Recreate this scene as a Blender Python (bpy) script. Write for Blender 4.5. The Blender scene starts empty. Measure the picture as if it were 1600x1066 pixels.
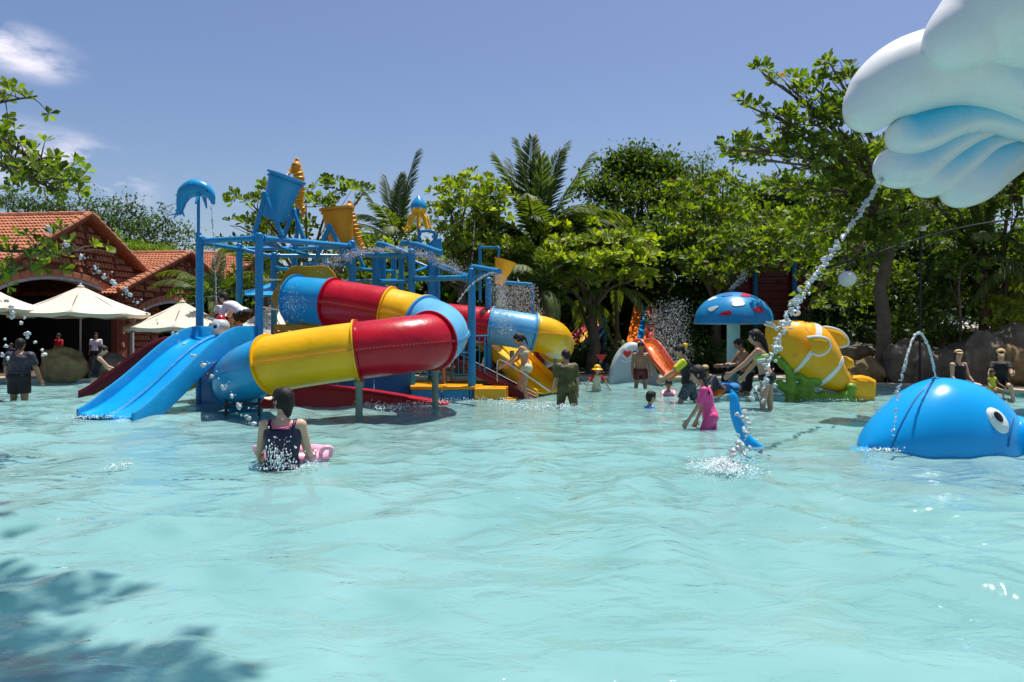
import bpy, bmesh, math, random
import numpy as np
from mathutils import Vector, Matrix, noise
R = math.radians; PI = math.pi
random.seed(7); rng = np.random.default_rng(7)
sc = bpy.context.scene
C = sc.collection

# ---------------------------------------------------------------- camera
F = 1150.0; HZ = 518.0; CZ = 1.45
cam_d = bpy.data.cameras.new('camera'); cam = bpy.data.objects.new('camera', cam_d); C.objects.link(cam)
cam_d.sensor_width = 36; cam_d.lens = 36*F/1600; cam_d.shift_y = -15/1600
cam_d.clip_end = 2000; cam_d.clip_start = .05
cam.location = (0, 0, CZ); cam.rotation_euler = (R(90), 0, 0)
sc.camera = cam

# ---------------------------------------------------------------- sky and sun
SUN_EL, SUN_AZ = 75.0, 38.0           # azimuth measured from straight ahead (+Y) towards the right (+X)
w = bpy.data.worlds.new('World'); sc.world = w; w.use_nodes = True
nt = w.node_tree; nt.nodes.clear()
def N(nt, t, **k):
    n = nt.nodes.new(t)
    for a, v in k.items():
        if a.startswith('i_'):
            key = a[2:]; key = int(key) if key.isdigit() else key.replace('_', ' ')
            n.inputs[key].default_value = v
        else: setattr(n, a, v)
    return n
sky = N(nt, 'ShaderNodeTexSky', sky_type='NISHITA', sun_disc=False, sun_elevation=R(SUN_EL), sun_rotation=R(SUN_AZ), air_density=1.0, dust_density=1.6, ozone_density=1.6)
bg = N(nt, 'ShaderNodeBackground'); bg.inputs[1].default_value = .066
wo = N(nt, 'ShaderNodeOutputWorld')
tc = N(nt, 'ShaderNodeTexCoord')
L = nt.links.new
hue = N(nt, 'ShaderNodeHueSaturation', i_Hue=.509, i_Saturation=1.14, i_Value=1.17)
L(sky.outputs[0], hue.inputs['Color'])
# two thin clouds low on the left: noise inside soft patches of sky
cmix = N(nt, 'ShaderNodeMixRGB'); cmix.inputs[2].default_value = (9.5, 9.2, 10.4, 1)
mp = N(nt, 'ShaderNodeMapping'); mp.inputs['Scale'].default_value = (1, 1, 2.6)
nz = N(nt, 'ShaderNodeTexNoise', i_Scale=7.0, i_Detail=9.0, i_Roughness=.6)
L(tc.outputs['Generated'], mp.inputs[0]); L(mp.outputs[0], nz.inputs['Vector'])
nr = N(nt, 'ShaderNodeValToRGB'); nr.color_ramp.elements[0].position = .40; nr.color_ramp.elements[1].position = .62
L(nz.outputs['Fac'], nr.inputs[0])
acc = None
for (px, py, rad, st, sl) in ((25, 78, .085, 1.3, -.35), (118, 262, .115, 1.5, -.45), (-40, 255, .10, .6, 0), (-260, 60, .16, .9, .1), (-420, 300, .2, .8, 0), (2100, 120, .2, .8, 0)):
    d = Vector(((px-800)/F, 1, (HZ-py)/F)).normalized()
    rt = Vector((1, 0, 0)); rt = (rt - d*rt.dot(d)).normalized(); up = d.cross(rt)*-1
    up = up if up.z > 0 else -up
    ax = (rt+up*sl).normalized(); ay = (up-rt*sl).normalized()
    s1 = N(nt, 'ShaderNodeVectorMath', operation='SUBTRACT'); s1.inputs[1].default_value = d
    nn = N(nt, 'ShaderNodeVectorMath', operation='NORMALIZE'); L(tc.outputs['Generated'], nn.inputs[0]); L(nn.outputs[0], s1.inputs[0])
    d1 = N(nt, 'ShaderNodeVectorMath', operation='DOT_PRODUCT'); d1.inputs[1].default_value = ax/rad; L(s1.outputs[0], d1.inputs[0])
    d2 = N(nt, 'ShaderNodeVectorMath', operation='DOT_PRODUCT'); d2.inputs[1].default_value = ay/(rad*.42); L(s1.outputs[0], d2.inputs[0])
    d3 = N(nt, 'ShaderNodeVectorMath', operation='DOT_PRODUCT'); d3.inputs[1].default_value = d/(rad); L(s1.outputs[0], d3.inputs[0])
    cb = N(nt, 'ShaderNodeCombineXYZ')
    for i, q in enumerate((d1, d2, d3)): L(q.outputs['Value'], cb.inputs[i])
    ln = N(nt, 'ShaderNodeVectorMath', operation='LENGTH'); L(cb.outputs[0], ln.inputs[0])
    mr = N(nt, 'ShaderNodeMapRange', interpolation_type='SMOOTHSTEP'); mr.inputs[1].default_value = 1; mr.inputs[2].default_value = .15; mr.inputs[3].default_value = 0; mr.inputs[4].default_value = st
    L(ln.outputs['Value'], mr.inputs[0])
    if acc is None: acc = mr.outputs[0]
    else:
        a = N(nt, 'ShaderNodeMath', operation='MAXIMUM'); L(acc, a.inputs[0]); L(mr.outputs[0], a.inputs[1]); acc = a.outputs[0]
mu = N(nt, 'ShaderNodeMath', operation='MULTIPLY', use_clamp=True); L(acc, mu.inputs[0]); L(nr.outputs[0], mu.inputs[1])
L(mu.outputs[0], cmix.inputs[0]); L(hue.outputs[0], cmix.inputs[1]); L(cmix.outputs[0], bg.inputs[0]); L(bg.outputs[0], wo.inputs[0])

sd = bpy.data.lights.new('sun', 'SUN'); sd.energy = 4.1; sd.angle = R(.53); sd.color = (1, .955, .88)
so = bpy.data.objects.new('sun', sd); C.objects.link(so)
sdir = Vector((math.sin(R(SUN_AZ))*math.cos(R(SUN_EL)), math.cos(R(SUN_AZ))*math.cos(R(SUN_EL)), math.sin(R(SUN_EL))))
so.rotation_euler = sdir.to_track_quat('Z', 'Y').to_euler(); so.location = sdir*60
sc.view_settings.view_transform = 'Standard'; sc.view_settings.look = 'None'; sc.view_settings.exposure = .66; sc.view_settings.gamma = 1
sc.view_settings.use_curve_mapping = False
sc.render.engine = 'CYCLES'; sc.cycles.max_bounces = 8; sc.cycles.transparent_max_bounces = 12; sc.cycles.caustics_reflective = False; sc.cycles.caustics_refractive = False
sc.cycles.sample_clamp_indirect = 6

# ---------------------------------------------------------------- helpers
def P(px, py, Y): return np.array(((px-800)/F*Y, Y, CZ+(HZ-py)/F*Y))
def Wp(px, py, z=0.):                      # where the sight line meets height z
    Y = (CZ-z)*F/(py-HZ); return np.array(((px-800)/F*Y, Y, z))
ORG = {}
def rnd(a, b): return random.uniform(a, b)

class MB:
    def __init__(s): s.v = []; s.f = []; s.m = []; s.n = 0
    def add(s, v, f, mi=0):
        v = np.asarray(v, float); s.v.append(v)
        for q in f: s.f.append(tuple(int(i)+s.n for i in q)); s.m.append(mi)
        s.n += len(v); return s
    def box(s, c, size, rz=0, rx=0, ry=0, mi=0):
        x, y, z = [q/2 for q in size]
        v = np.array([(a*x, b*y, d*z) for a in (-1, 1) for b in (-1, 1) for d in (-1, 1)])
        M = np.array((Matrix.Rotation(rz, 3, 'Z') @ Matrix.Rotation(ry, 3, 'Y') @ Matrix.Rotation(rx, 3, 'X')))
        return s.add(v@M.T+np.array(c), [(0, 1, 3, 2), (4, 6, 7, 5), (0, 4, 5, 1), (2, 3, 7, 6), (0, 2, 6, 4), (1, 5, 7, 3)], mi)
    def bar(s, a, b, w, h, mi=0):          # rectangular bar between two points
        a = np.array(a, float); b = np.array(b, float); d = b-a; l = np.linalg.norm(d); d /= l
        u = np.array((0, 0, 1.)) if abs(d[2]) < .95 else np.array((0, 1., 0))
        r = np.cross(d, u); r /= np.linalg.norm(r); u = np.cross(r, d)
        v = [p+r*w/2*i+u*h/2*j for p in (a, b) for i, j in ((-1, -1), (1, -1), (1, 1), (-1, 1))]
        return s.add(v, [(0, 1, 2, 3), (7, 6, 5, 4), (0, 4, 5, 1), (1, 5, 6, 2), (2, 6, 7, 3), (3, 7, 4, 0)], mi)
    def tube(s, pts, r, seg=12, cap=True, mi=0, flat=None, up=None, closed=False):
        pts = np.array(pts, float); n = len(pts)
        rr = np.full(n, r, float) if np.isscalar(r) else np.array(r, float)
        T = np.zeros_like(pts)
        if closed: T = np.roll(pts, -1, 0)-np.roll(pts, 1, 0)
        else:
            T[1:-1] = pts[2:]-pts[:-2] if n > 2 else T[1:-1]
            T[0] = pts[1]-pts[0]; T[-1] = pts[-1]-pts[-2]
        T /= np.linalg.norm(T, axis=1)[:, None]+1e-12
        u = np.array((0, 0, 1.)) if up is None else np.array(up, float)
        if abs(T[0]@u)/np.linalg.norm(u) > .97: u = np.array((0, 1., 0.02))
        x = np.cross(T[0], u); x /= np.linalg.norm(x)
        V = []; an = np.arange(seg)/seg*2*PI
        for i in range(n):
            if up is not None:
                x = np.cross(T[i], u); x /= np.linalg.norm(x)
            else:
                x = x-T[i]*(x@T[i]); x /= np.linalg.norm(x)
            y = np.cross(x, T[i])
            fl = (1, 1) if flat is None else (flat if not isinstance(flat[0], (list, tuple, np.ndarray)) else flat[i])
            V.append(pts[i]+rr[i]*(np.cos(an)[:, None]*x*fl[0]+np.sin(an)[:, None]*y*fl[1]))
        V = np.concatenate(V); Fs = []
        for i in range(n if closed else n-1):
            j = (i+1) % n
            for k in range(seg):
                l = (k+1) % seg
                Fs.append((i*seg+k, i*seg+l, j*seg+l, j*seg+k))
        if cap and not closed:
            Fs.append(tuple(range(seg))[::-1]); Fs.append(tuple((n-1)*seg+k for k in range(seg)))
        return s.add(V, Fs, mi)
    def cap(s, a, b, ra, rb, seg=12, flat=None, up=None):    # capsule with tapering radius
        a = np.array(a, float); b = np.array(b, float); d = b-a; l = np.linalg.norm(d)+1e-9; d /= l
        pts = []; rs = []
        for t in (85, 60, 30, 0): pts.append(a-d*ra*math.sin(R(t))); rs.append(ra*math.cos(R(t)))
        for t in (0, 30, 60, 85): pts.append(b+d*rb*math.sin(R(t))); rs.append(rb*math.cos(R(t)))
        return s.tube(pts, rs, seg, flat=flat, up=up)
    def ell(s, c, r, rot=None, seg=20, rings=12, mi=0):
        V = [(0, 0, 1.)]; Fs = []
        for i in range(1, rings):
            t = PI*i/rings
            for k in range(seg): V.append((math.sin(t)*math.cos(2*PI*k/seg), math.sin(t)*math.sin(2*PI*k/seg), math.cos(t)))
        V.append((0, 0, -1.)); V = np.array(V)*np.array(r)
        if rot is not None: V = V@np.array(rot).T
        last = len(V)-1
        for k in range(seg):
            l = (k+1) % seg
            Fs.append((0, 1+k, 1+l)); Fs.append((last, last-seg+l, last-seg+k))
            for i in range(rings-2): Fs.append((1+i*seg+k, 1+(i+1)*seg+k, 1+(i+1)*seg+l, 1+i*seg+l))
        return s.add(V+np.array(c), Fs, mi)
    def lathe(s, c, prof, seg=32, mi=0, axis=None, a0=0, a1=2*PI):
        full = abs(a1-a0-2*PI) < 1e-6; m = seg if full else seg+1
        V = []
        for (r, z) in prof:
            for k in range(m):
                a = a0+(a1-a0)*k/seg; V.append((r*math.cos(a), r*math.sin(a), z))
        V = np.array(V)
        if axis is not None:
            q = Vector((0, 0, 1)).rotation_difference(Vector(axis)).to_matrix(); V = V@np.array(q).T
        Fs = []
        for i in range(len(prof)-1):
            for k in range(seg):
                l = (k+1) % m
                Fs.append((i*m+k, i*m+l, (i+1)*m+l, (i+1)*m+k))
        return s.add(V+np.array(c), Fs, mi)
    def loft(s, rings, cap=True, mi=0):
        n = len(rings); m = len(rings[0]); V = np.concatenate(rings); Fs = []
        for i in range(n-1):
            for k in range(m):
                l = (k+1) % m; Fs.append((i*m+k, i*m+l, (i+1)*m+l, (i+1)*m+k))
        if cap: Fs.append(tuple(range(m))[::-1]); Fs.append(tuple((n-1)*m+k for k in range(m)))
        return s.add(V, Fs, mi)
    def prism(s, poly, a, b, mi=0):        # closed outline (list of 3-D points), extruded from offset a to offset b
        poly = np.array(poly, float); n = len(poly)
        V = np.concatenate((poly+np.array(a), poly+np.array(b)))
        Fs = [tuple(range(n))[::-1], tuple(range(n, 2*n))]+[(k, (k+1) % n, n+(k+1) % n, n+k) for k in range(n)]
        return s.add(V, Fs, mi)
    def mesh(s, name, off=None, smooth=40):
        V = np.concatenate(s.v) if s.v else np.zeros((0, 3))
        if off is not None: V = V-np.array(off)
        me = bpy.data.meshes.new(name); me.from_pydata(V.tolist(), [], s.f)
        if any(s.m): me.polygons.foreach_set('material_index', s.m)
        if smooth:
            me.polygons.foreach_set('use_smooth', [True]*len(me.polygons))
            if smooth < 180: me.set_sharp_from_angle(angle=R(smooth))
        me.update(); return me

def tag(o, label=None, cat=None, group=None, kind=None):
    if label: o['label'] = label
    if cat: o['category'] = cat
    if group: o['group'] = group
    if kind: o['kind'] = kind
    return o
def thing(name, label, cat, loc, group=None):
    o = bpy.data.objects.new(name, None); C.objects.link(o); o.location = [float(q) for q in loc]; o.empty_display_size = .2
    ORG[o.name] = np.array(loc, float)
    return tag(o, label, cat, group)
def obj(name, mb, mats, parent=None, smooth=40, fix=True, bevel=0, at=None):
    off = ORG[parent.name] if parent is not None else (np.array(at, float) if at is not None else np.zeros(3))
    me = mb.mesh(name, off, smooth) if isinstance(mb, MB) else mb
    if fix and isinstance(mb, MB):
        bm = bmesh.new(); bm.from_mesh(me); bmesh.ops.recalc_face_normals(bm, faces=bm.faces); bm.to_mesh(me); bm.free()
        if smooth and smooth < 180: me.set_sharp_from_angle(angle=R(smooth))
    o = bpy.data.objects.new(name, me); C.objects.link(o)
    for m in (mats if isinstance(mats, (list, tuple)) else [mats]): me.materials.append(m)
    if parent is not None: o.parent = parent
    elif at is not None: o.location = at
    ORG[o.name] = off
    if bevel:
        b = o.modifiers.new('bevel', 'BEVEL'); b.width = bevel; b.segments = 2; b.limit_method = 'ANGLE'; b.angle_limit = R(35)
    return o
def copy_tree(o, parent=None):
    c = o.copy(); C.objects.link(c); c.parent = parent; ORG[c.name] = ORG[o.name]
    for ch in list(o.children): copy_tree(ch, c)
    return c
def fused(name, mb, mats, parent=None, voxel=.01, smooth=5, at=None, color=None):  # union of closed shapes into one continuous skin
    off = ORG[parent.name] if parent is not None else (np.array(at, float) if at is not None else np.zeros(3))
    me = mb.mesh(name, off, 0); t = bpy.data.objects.new('tmp', me); C.objects.link(t)
    m = t.modifiers.new('r', 'REMESH'); m.mode = 'VOXEL'; m.voxel_size = voxel; m.use_smooth_shade = True
    if smooth:
        s = t.modifiers.new('s', 'SMOOTH'); s.factor = .5; s.iterations = smooth
    dg = bpy.context.evaluated_depsgraph_get(); dg.update()
    nm = bpy.data.meshes.new_from_object(t.evaluated_get(dg)); nm.name = name
    bpy.data.objects.remove(t); bpy.data.meshes.remove(me)
    nm.materials.clear()
    o = bpy.data.objects.new(name, nm); C.objects.link(o)
    for q in (mats if isinstance(mats, (list, tuple)) else [mats]): nm.materials.append(q)
    nm.polygons.foreach_set('use_smooth', [True]*len(nm.polygons))
    if parent is not None: o.parent = parent
    elif at is not None: o.location = at
    ORG[o.name] = off
    return o
def crom(pts, n):                          # Catmull-Rom through the points, n samples per span
    p = np.array(pts, float); p = np.concatenate(([2*p[0]-p[1]], p, [2*p[-1]-p[-2]])); out = []
    for i in range(1, len(p)-2):
        for t in np.arange(n)/n:
            out.append(.5*((2*p[i])+(-p[i-1]+p[i+1])*t+(2*p[i-1]-5*p[i]+4*p[i+1]-p[i+2])*t*t+(-p[i-1]+3*p[i]-3*p[i+1]+p[i+2])*t**3))
    out.append(p[-2]); return np.array(out)

# ---------------------------------------------------------------- materials
def mat(name, col, rough=.5, var=.12, scale=3., bump=.0, bscale=40., coat=0., metal=0., spec=.32, sss=0., stains=0., stain_col=(.12, .1, .07), trans=0.):
    m = bpy.data.materials.new(name); m.use_nodes = True; nt = m.node_tree; b = nt.nodes['Principled BSDF']; L = nt.links.new
    b.inputs['Roughness'].default_value = rough; b.inputs['Metallic'].default_value = metal
    b.inputs['Specular IOR Level'].default_value = spec; b.inputs['Coat Weight'].default_value = coat; b.inputs['Coat Roughness'].default_value = .08
    tc = N(nt, 'ShaderNodeTexCoord')
    nz = N(nt, 'ShaderNodeTexNoise', i_Scale=scale, i_Detail=6.0, i_Roughness=.6); L(tc.outputs['Object'], nz.inputs['Vector'])
    mr = N(nt, 'ShaderNodeMapRange'); mr.inputs[1].default_value = .3; mr.inputs[2].default_value = .7; mr.inputs[3].default_value = 1-var; mr.inputs[4].default_value = 1+var*.6
    L(nz.outputs['Fac'], mr.inputs[0])
    mx = N(nt, 'ShaderNodeVectorMath', operation='SCALE'); mx.inputs[0].default_value = col; L(mr.outputs[0], mx.inputs['Scale'])
    out = mx.outputs[0]
    if stains:
        n2 = N(nt, 'ShaderNodeTexNoise', i_Scale=scale*2.7, i_Detail=8.0, i_Roughness=.7); L(tc.outputs['Object'], n2.inputs['Vector'])
        m2 = N(nt, 'ShaderNodeMapRange'); m2.inputs[1].default_value = .52; m2.inputs[2].default_value = .75; m2.inputs[4].default_value = stains
        L(n2.outputs['Fac'], m2.inputs[0]); mm = N(nt, 'ShaderNodeMixRGB'); mm.inputs[2].default_value = (*stain_col, 1)
        L(m2.outputs[0], mm.inputs[0]); L(out, mm.inputs[1]); out = mm.outputs[0]
    L(out, b.inputs['Base Color'])
    r2 = N(nt, 'ShaderNodeMapRange'); r2.inputs[3].default_value = max(.02, rough-.1); r2.inputs[4].default_value = min(1, rough+.12); L(nz.outputs['Fac'], r2.inputs[0]); L(r2.outputs[0], b.inputs['Roughness'])
    if bump:
        n3 = N(nt, 'ShaderNodeTexNoise', i_Scale=bscale, i_Detail=4.0); L(tc.outputs['Object'], n3.inputs['Vector'])
        bp = N(nt, 'ShaderNodeBump', i_Strength=bump, i_Distance=.02); L(n3.outputs['Fac'], bp.inputs['Height']); L(bp.outputs[0], b.inputs['Normal'])
    if sss:
        b.inputs['Subsurface Weight'].default_value = sss; b.inputs['Subsurface Radius'].default_value = (.02, .008, .004); b.inputs['Subsurface Scale'].default_value = .5
    if trans: b.inputs['Transmission Weight'].default_value = trans; b.inputs['IOR'].default_value = 1.33
    return m
def leafmat(name, ramp, rough=.55, transl=.42, tcol=(.33, .36, .04)):
    m = bpy.data.materials.new(name); m.use_nodes = True; nt = m.node_tree; b = nt.nodes['Principled BSDF']; L = nt.links.new
    at = N(nt, 'ShaderNodeAttribute', attribute_name='tint')
    cr = N(nt, 'ShaderNodeValToRGB'); e = cr.color_ramp.elements
    while len(e) < len(ramp): e.new(.5)
    for i, (p, c) in enumerate(ramp): e[i].position = p; e[i].color = (*c, 1)
    L(at.outputs['Fac'], cr.inputs[0]); L(cr.outputs[0], b.inputs['Base Color'])
    b.inputs['Roughness'].default_value = rough; b.inputs['Specular IOR Level'].default_value = .22; b.inputs['Roughness'].default_value = max(.5, rough+.15)
    tr = N(nt, 'ShaderNodeBsdfTranslucent'); mm = N(nt, 'ShaderNodeMixRGB', blend_type='MULTIPLY'); mm.inputs[0].default_value = 1
    mm.inputs[2].default_value = (tcol[0]*8, tcol[1]*8, tcol[2]*8, 1); L(cr.outputs[0], mm.inputs[1]); L(mm.outputs[0], tr.inputs[0])
    ms = N(nt, 'ShaderNodeMixShader', i_0=transl); L(b.outputs[0], ms.inputs[1]); L(tr.outputs[0], ms.inputs[2])
    L(ms.outputs[0], nt.nodes['Material Output'].inputs['Surface'])
    return m
M = {}
M['blue_pipe'] = mat('blue_pipe', (.012, .23, .50), .3, .14, 2.5, .05, 60, coat=.08, stains=.22, stain_col=(.05, .16, .24))
M['blue_shell'] = mat('blue_shell', (.012, .29, .60), .30, .14, 1.2, .35, 5, coat=.10, stains=.4, stain_col=(.08, .3, .45))
M['lane_blue'] = mat('lane_blue', (.003, .31, .74), .22, .14, 1.3, .3, 5, coat=.12)
M['pale_blue'] = mat('pale_blue', (.13, .43, .72), .30, .14, 1.2, .35, 5, coat=.10, stains=.2, stain_col=(.25, .42, .5))
M['red_shell'] = mat('red_shell', (.47, .004, .018), .27, .22, 1.4, .4, 5, coat=.12, stains=.4, stain_col=(.30, .015, .02))
M['yellow_shell'] = mat('yellow_shell', (.88, .47, .006), .30, .14, 1.3, .4, 5, coat=.10, stains=.4, stain_col=(.66, .27, .01))
M['yellow_paint'] = mat('yellow_paint', (.78, .36, .008), .35, .12, 2, .08, 20, coat=.06, stains=.25, stain_col=(.45, .2, .02))
M['bucket_yellow'] = mat('bucket_yellow', (.62, .27, .01), .4, .15, 2, .08, 20, stains=.3, stain_col=(.3, .13, .02))
M['maroon'] = mat('maroon', (.10, .006, .012), .35, .15, 2, .06, 20, coat=.06)
M['deep_red'] = mat('deep_red', (.36, .006, .01), .35, .15, 2, .06, 20, coat=.06)
M['dark_blue'] = mat('dark_blue', (.01, .12, .34), .4, .15, 1.5, .05, 20, stains=.3, stain_col=(.02, .08, .2))
M['steel'] = mat('steel', (.20, .26, .22), .45, .2, 3, .1, 40, metal=.3, stains=.5, stain_col=(.14, .09, .04))
M['black_metal'] = mat('black_metal', (.02, .02, .022), .5, .2, 3)
M['chrome'] = mat('chrome', (.6, .6, .6), .22, .1, 3, metal=.9)
M['white_gel'] = mat('white_gel', (.78, .79, .77), .3, .05, 2, .04, 8, coat=.10, stains=.1, stain_col=(.5, .5, .46))
M['white_paint'] = mat('white_paint', (.78, .78, .75), .4, .06, 2)
M['grey_gel'] = mat('grey_gel', (.50, .56, .58), .35, .08, 2, .05, 10, coat=.06)
M['pale_stem'] = mat('pale_stem', (.38, .60, .62), .35, .1, 2, .05, 10)
M['eye_black'] = mat('eye_black', (.012, .012, .014), .15, .05, 3)
M['terra'] = mat('terra', (.43, .165, .085), .8, .3, 1.2, .3, 50, stains=.35, stain_col=(.2, .07, .04))
M['terra_dark'] = mat('terra_dark', (.30, .085, .04), .85, .3, 1.5, .3, 50, stains=.3, stain_col=(.1, .04, .03))
M['mortar'] = mat('mortar', (.22, .065, .035), .9, .2, 2)
M['canvas'] = mat('canvas', (.62, .55, .45), .85, .06, 2, .15, 60, stains=.12, stain_col=(.4, .33, .22))
M['canvas_white'] = mat('canvas_white', (.60, .56, .50), .85, .06, 2, .15, 60)
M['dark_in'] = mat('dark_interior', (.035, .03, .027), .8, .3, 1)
M['grey_plaster'] = mat('grey_plaster', (.42, .42, .42), .8, .1, 3)
M['rock'] = mat('rock', (.17, .135, .10), .85, .45, 2.2, 1.0, 9, stains=.6, stain_col=(.05, .045, .035))
M['rock_gold'] = mat('rock_gold', (.26, .17, .075), .85, .4, 2.2, .9, 9, stains=.65, stain_col=(.07, .08, .05))
M['bark'] = mat('bark', (.13, .095, .07), .9, .35, 4, .8, 25)
M['palm_bark'] = mat('palm_bark', (.10, .07, .05), .9, .35, 6, .8, 30)
M['soil'] = mat('soil', (.09, .065, .045), .95, .4, 1.5, .6, 12)
M['pave'] = mat('pave', (.35, .30, .24), .85, .2, 1.8, .3, 30, stains=.3, stain_col=(.2, .16, .12))
M['coping'] = mat('coping', (.45, .38, .29), .8, .2, 2, .3, 25)
M['poolfloor'] = mat('poolfloor', (.20, .66, .68), .6, .06, 1.2)
M['coral_green'] = mat('coral_green', (.17, .30, .02), .45, .35, 6, .4, 25, coat=.06, stains=.4, stain_col=(.05, .1, .01))
M['fish_yellow'] = mat('fish_yellow', (.88, .405, .004), .32, .08, 2.0, .06, 12, coat=.10, stains=.12, stain_col=(.6, .25, .01))
M['pink'] = mat('pink', (.78, .08, .26), .5, .2, 9, .9, 16)
M['pink_ring'] = mat('pink_ring', (.90, .42, .55), .3, .05, 3, coat=.10)
M['orange'] = mat('orange', (.85, .20, .01), .32, .1, 2, coat=.10)
M['magenta'] = mat('magenta', (.62, .02, .16), .35, .1, 2, coat=.10)
M['hot_red'] = mat('hot_red', (.72, .05, .05), .32, .1, 2, coat=.10)
M['purple'] = mat('purple', (.10, .05, .22), .35, .1, 2, coat=.06)
M['skin'] = mat('skin', (.50, .27, .17), .45, .12, 8, .08, 60, sss=.08)
M['skin_pale'] = mat('skin_pale', (.62, .38, .26), .45, .1, 8, .08, 60, sss=.08)
M['skin_tan'] = mat('skin_tan', (.34, .17, .095), .42, .14, 8, .08, 60, sss=.06)
M['hair'] = mat('hair', (.010, .007, .006), .5, .3, 20, .6, 60, spec=.3)
M['navy'] = mat('navy_fabric', (.016, .013, .045), .38, .3, 14, .25, 50)
M['black_fab'] = mat('black_fabric', (.012, .012, .014), .65, .3, 14, .25, 50)
M['grey_fab'] = mat('grey_fabric', (.04, .04, .055), .5, .45, 12, .9, 14)
M['olive'] = mat('olive_fabric', (.080, .070, .018), .5, .4, 12, .8, 18)
M['white_fab'] = mat('white_fabric', (.70, .66, .72), .75, .1, 8, .25, 50)
M['red_fab'] = mat('red_fabric', (.55, .02, .03), .65, .2, 10, .2, 50)
M['yellow_fab'] = mat('yellow_fabric', (.62, .60, .03), .65, .15, 10, .2, 50)
M['lime'] = mat('lime_fabric', (.35, .62, .06), .6, .12, 10)
M['print_fab'] = mat('print_fabric', (.05, .06, .08), .65, .3, 10, stains=.9, stain_col=(.35, .4, .42))
M['floral'] = mat('floral_fabric', (.62, .58, .40), .7, .25, 30, stains=.8, stain_col=(.25, .3, .12))
M['visor'] = mat('visor', (.74, .50, .34), .7, .1, 8)
M['straw'] = mat('straw', (.50, .36, .17), .8, .15, 20, .3, 60)
M['lip'] = mat('lip', (.42, .12, .10), .5, .1, 5)
M['blue_ring'] = mat('blue_ring', (.05, .25, .60), .3, .05, 3, coat=.10)
M['lamp_white'] = mat('lamp_white', (.72, .72, .70), .3, .03, 3)
M['drop'] = mat('water_drop', (.93, .96, .97), .08, .02, 3, trans=.55, spec=.8)
M['foam'] = mat('foam', (.86, .92, .93), .4, .06, 12)
M['frond'] = leafmat('palm_leaf', [(0, (.022, .045, .010)), (.5, (.085, .12, .035)), (.85, (.20, .22, .08)), (1, (.26, .22, .09))], .4, .3)
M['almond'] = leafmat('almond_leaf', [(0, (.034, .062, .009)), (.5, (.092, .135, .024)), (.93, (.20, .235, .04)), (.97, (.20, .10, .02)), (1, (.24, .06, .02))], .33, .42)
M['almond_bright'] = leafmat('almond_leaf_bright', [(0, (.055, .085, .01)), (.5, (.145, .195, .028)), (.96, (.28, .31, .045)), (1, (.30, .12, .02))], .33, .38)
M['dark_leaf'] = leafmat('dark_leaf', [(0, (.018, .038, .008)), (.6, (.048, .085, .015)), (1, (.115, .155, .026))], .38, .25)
M['pine_leaf'] = leafmat('feathery_leaf', [(0, (.03, .055, .02)), (.6, (.055, .10, .035)), (1, (.10, .14, .06))], .5, .25)
M['flat_leaf'] = leafmat('flame_tree_leaf', [(0, (.06, .12, .01)), (1, (.14, .22, .02))], .5, .3)
def simple_emission_free(): pass

# ---------------------------------------------------------------- the setting
pool = [(-8.6, -4), (-8.6, 11.5), (-11.6, 15), (-16.0, 20.6), (-8, 21.3), (1.5, 21.9), (8.6, 21.6), (9.2, 19.4), (11.6, 17.8), (12.0, 15.4), (13.6, 12), (13.6, -4)]
def ring_sheet(name, inner, outer, z, m):
    bm = bmesh.new(); es = []
    for loop in (inner, outer):
        vs = [bm.verts.new((x, y, z)) for x, y in loop]
        es += [bm.edges.new((vs[i], vs[(i+1) % len(vs)])) for i in range(len(vs))]
    bmesh.ops.triangle_fill(bm, edges=es, use_beauty=True, use_dissolve=False)
    for f in bm.faces:
        if f.normal.z < 0: f.normal_flip()
    me = bpy.data.meshes.new(name); bm.to_mesh(me); bm.free()
    o = obj(name, me, m, None); return tag(o, kind='structure')
def offset_loop(loop, d):
    n = len(loop); out = []
    for i in range(n):
        a = np.array(loop[i-1]); b = np.array(loop[i]); c = np.array(loop[(i+1) % n])
        e1 = (b-a)/np.linalg.norm(b-a); e2 = (c-b)/np.linalg.norm(c-b)
        n1 = np.array((-e1[1], e1[0])); n2 = np.array((-e2[1], e2[0])); k = (n1+n2)/(1+n1@n2)
        out.append(tuple(b+k*d))
    return out
cop_out = offset_loop(pool, .32)
walk_out = offset_loop(pool, 2.2)
if abs(cop_out[0][0]) < 8.6: cop_out = offset_loop(pool, -.32); walk_out = offset_loop(pool, -2.2)
ring_sheet('ground', walk_out, [(-900, -300), (-900, 1200), (900, 1200), (900, -300)], .06, M['soil'])
ring_sheet('pavement', cop_out, walk_out, .064, M['pave'])
cp = MB(); n = len(pool)
for i in range(n):
    a, b, c, d = pool[i], pool[(i+1) % n], cop_out[(i+1) % n], cop_out[i]
    # coping stones, one prism per stone with a narrow joint
    ln = math.dist(a, b); k = max(1, int(ln/.6))
    for j in range(k):
        t0, t1 = (j+.01)/k, (j+.99)/k
        q = [np.array((*(np.array(u)*(1-t)+np.array(v)*t), 0)) for (u, v, t) in ((a, b, t0), (a, b, t1), (d, c, t1), (d, c, t0))]
        cp.prism(q, (0, 0, -.06), (0, 0, .10+rnd(-.003, .003)))
tag(obj('pool_coping', cp, M['coping'], None, 0, bevel=.012), kind='structure')
bs = MB()
pf = [(x, y, -.47) for x, y in pool]; bs.add(pf, [tuple(range(n))])
for i in range(n):
    a, b = pool[i], pool[(i+1) % n]; bs.add([(*a, -.47), (*b, -.47), (*b, .02), (*a, .02)], [(0, 1, 2, 3)])
tag(obj('pool_basin', bs, M['poolfloor'], None, 0), kind='structure')

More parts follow.
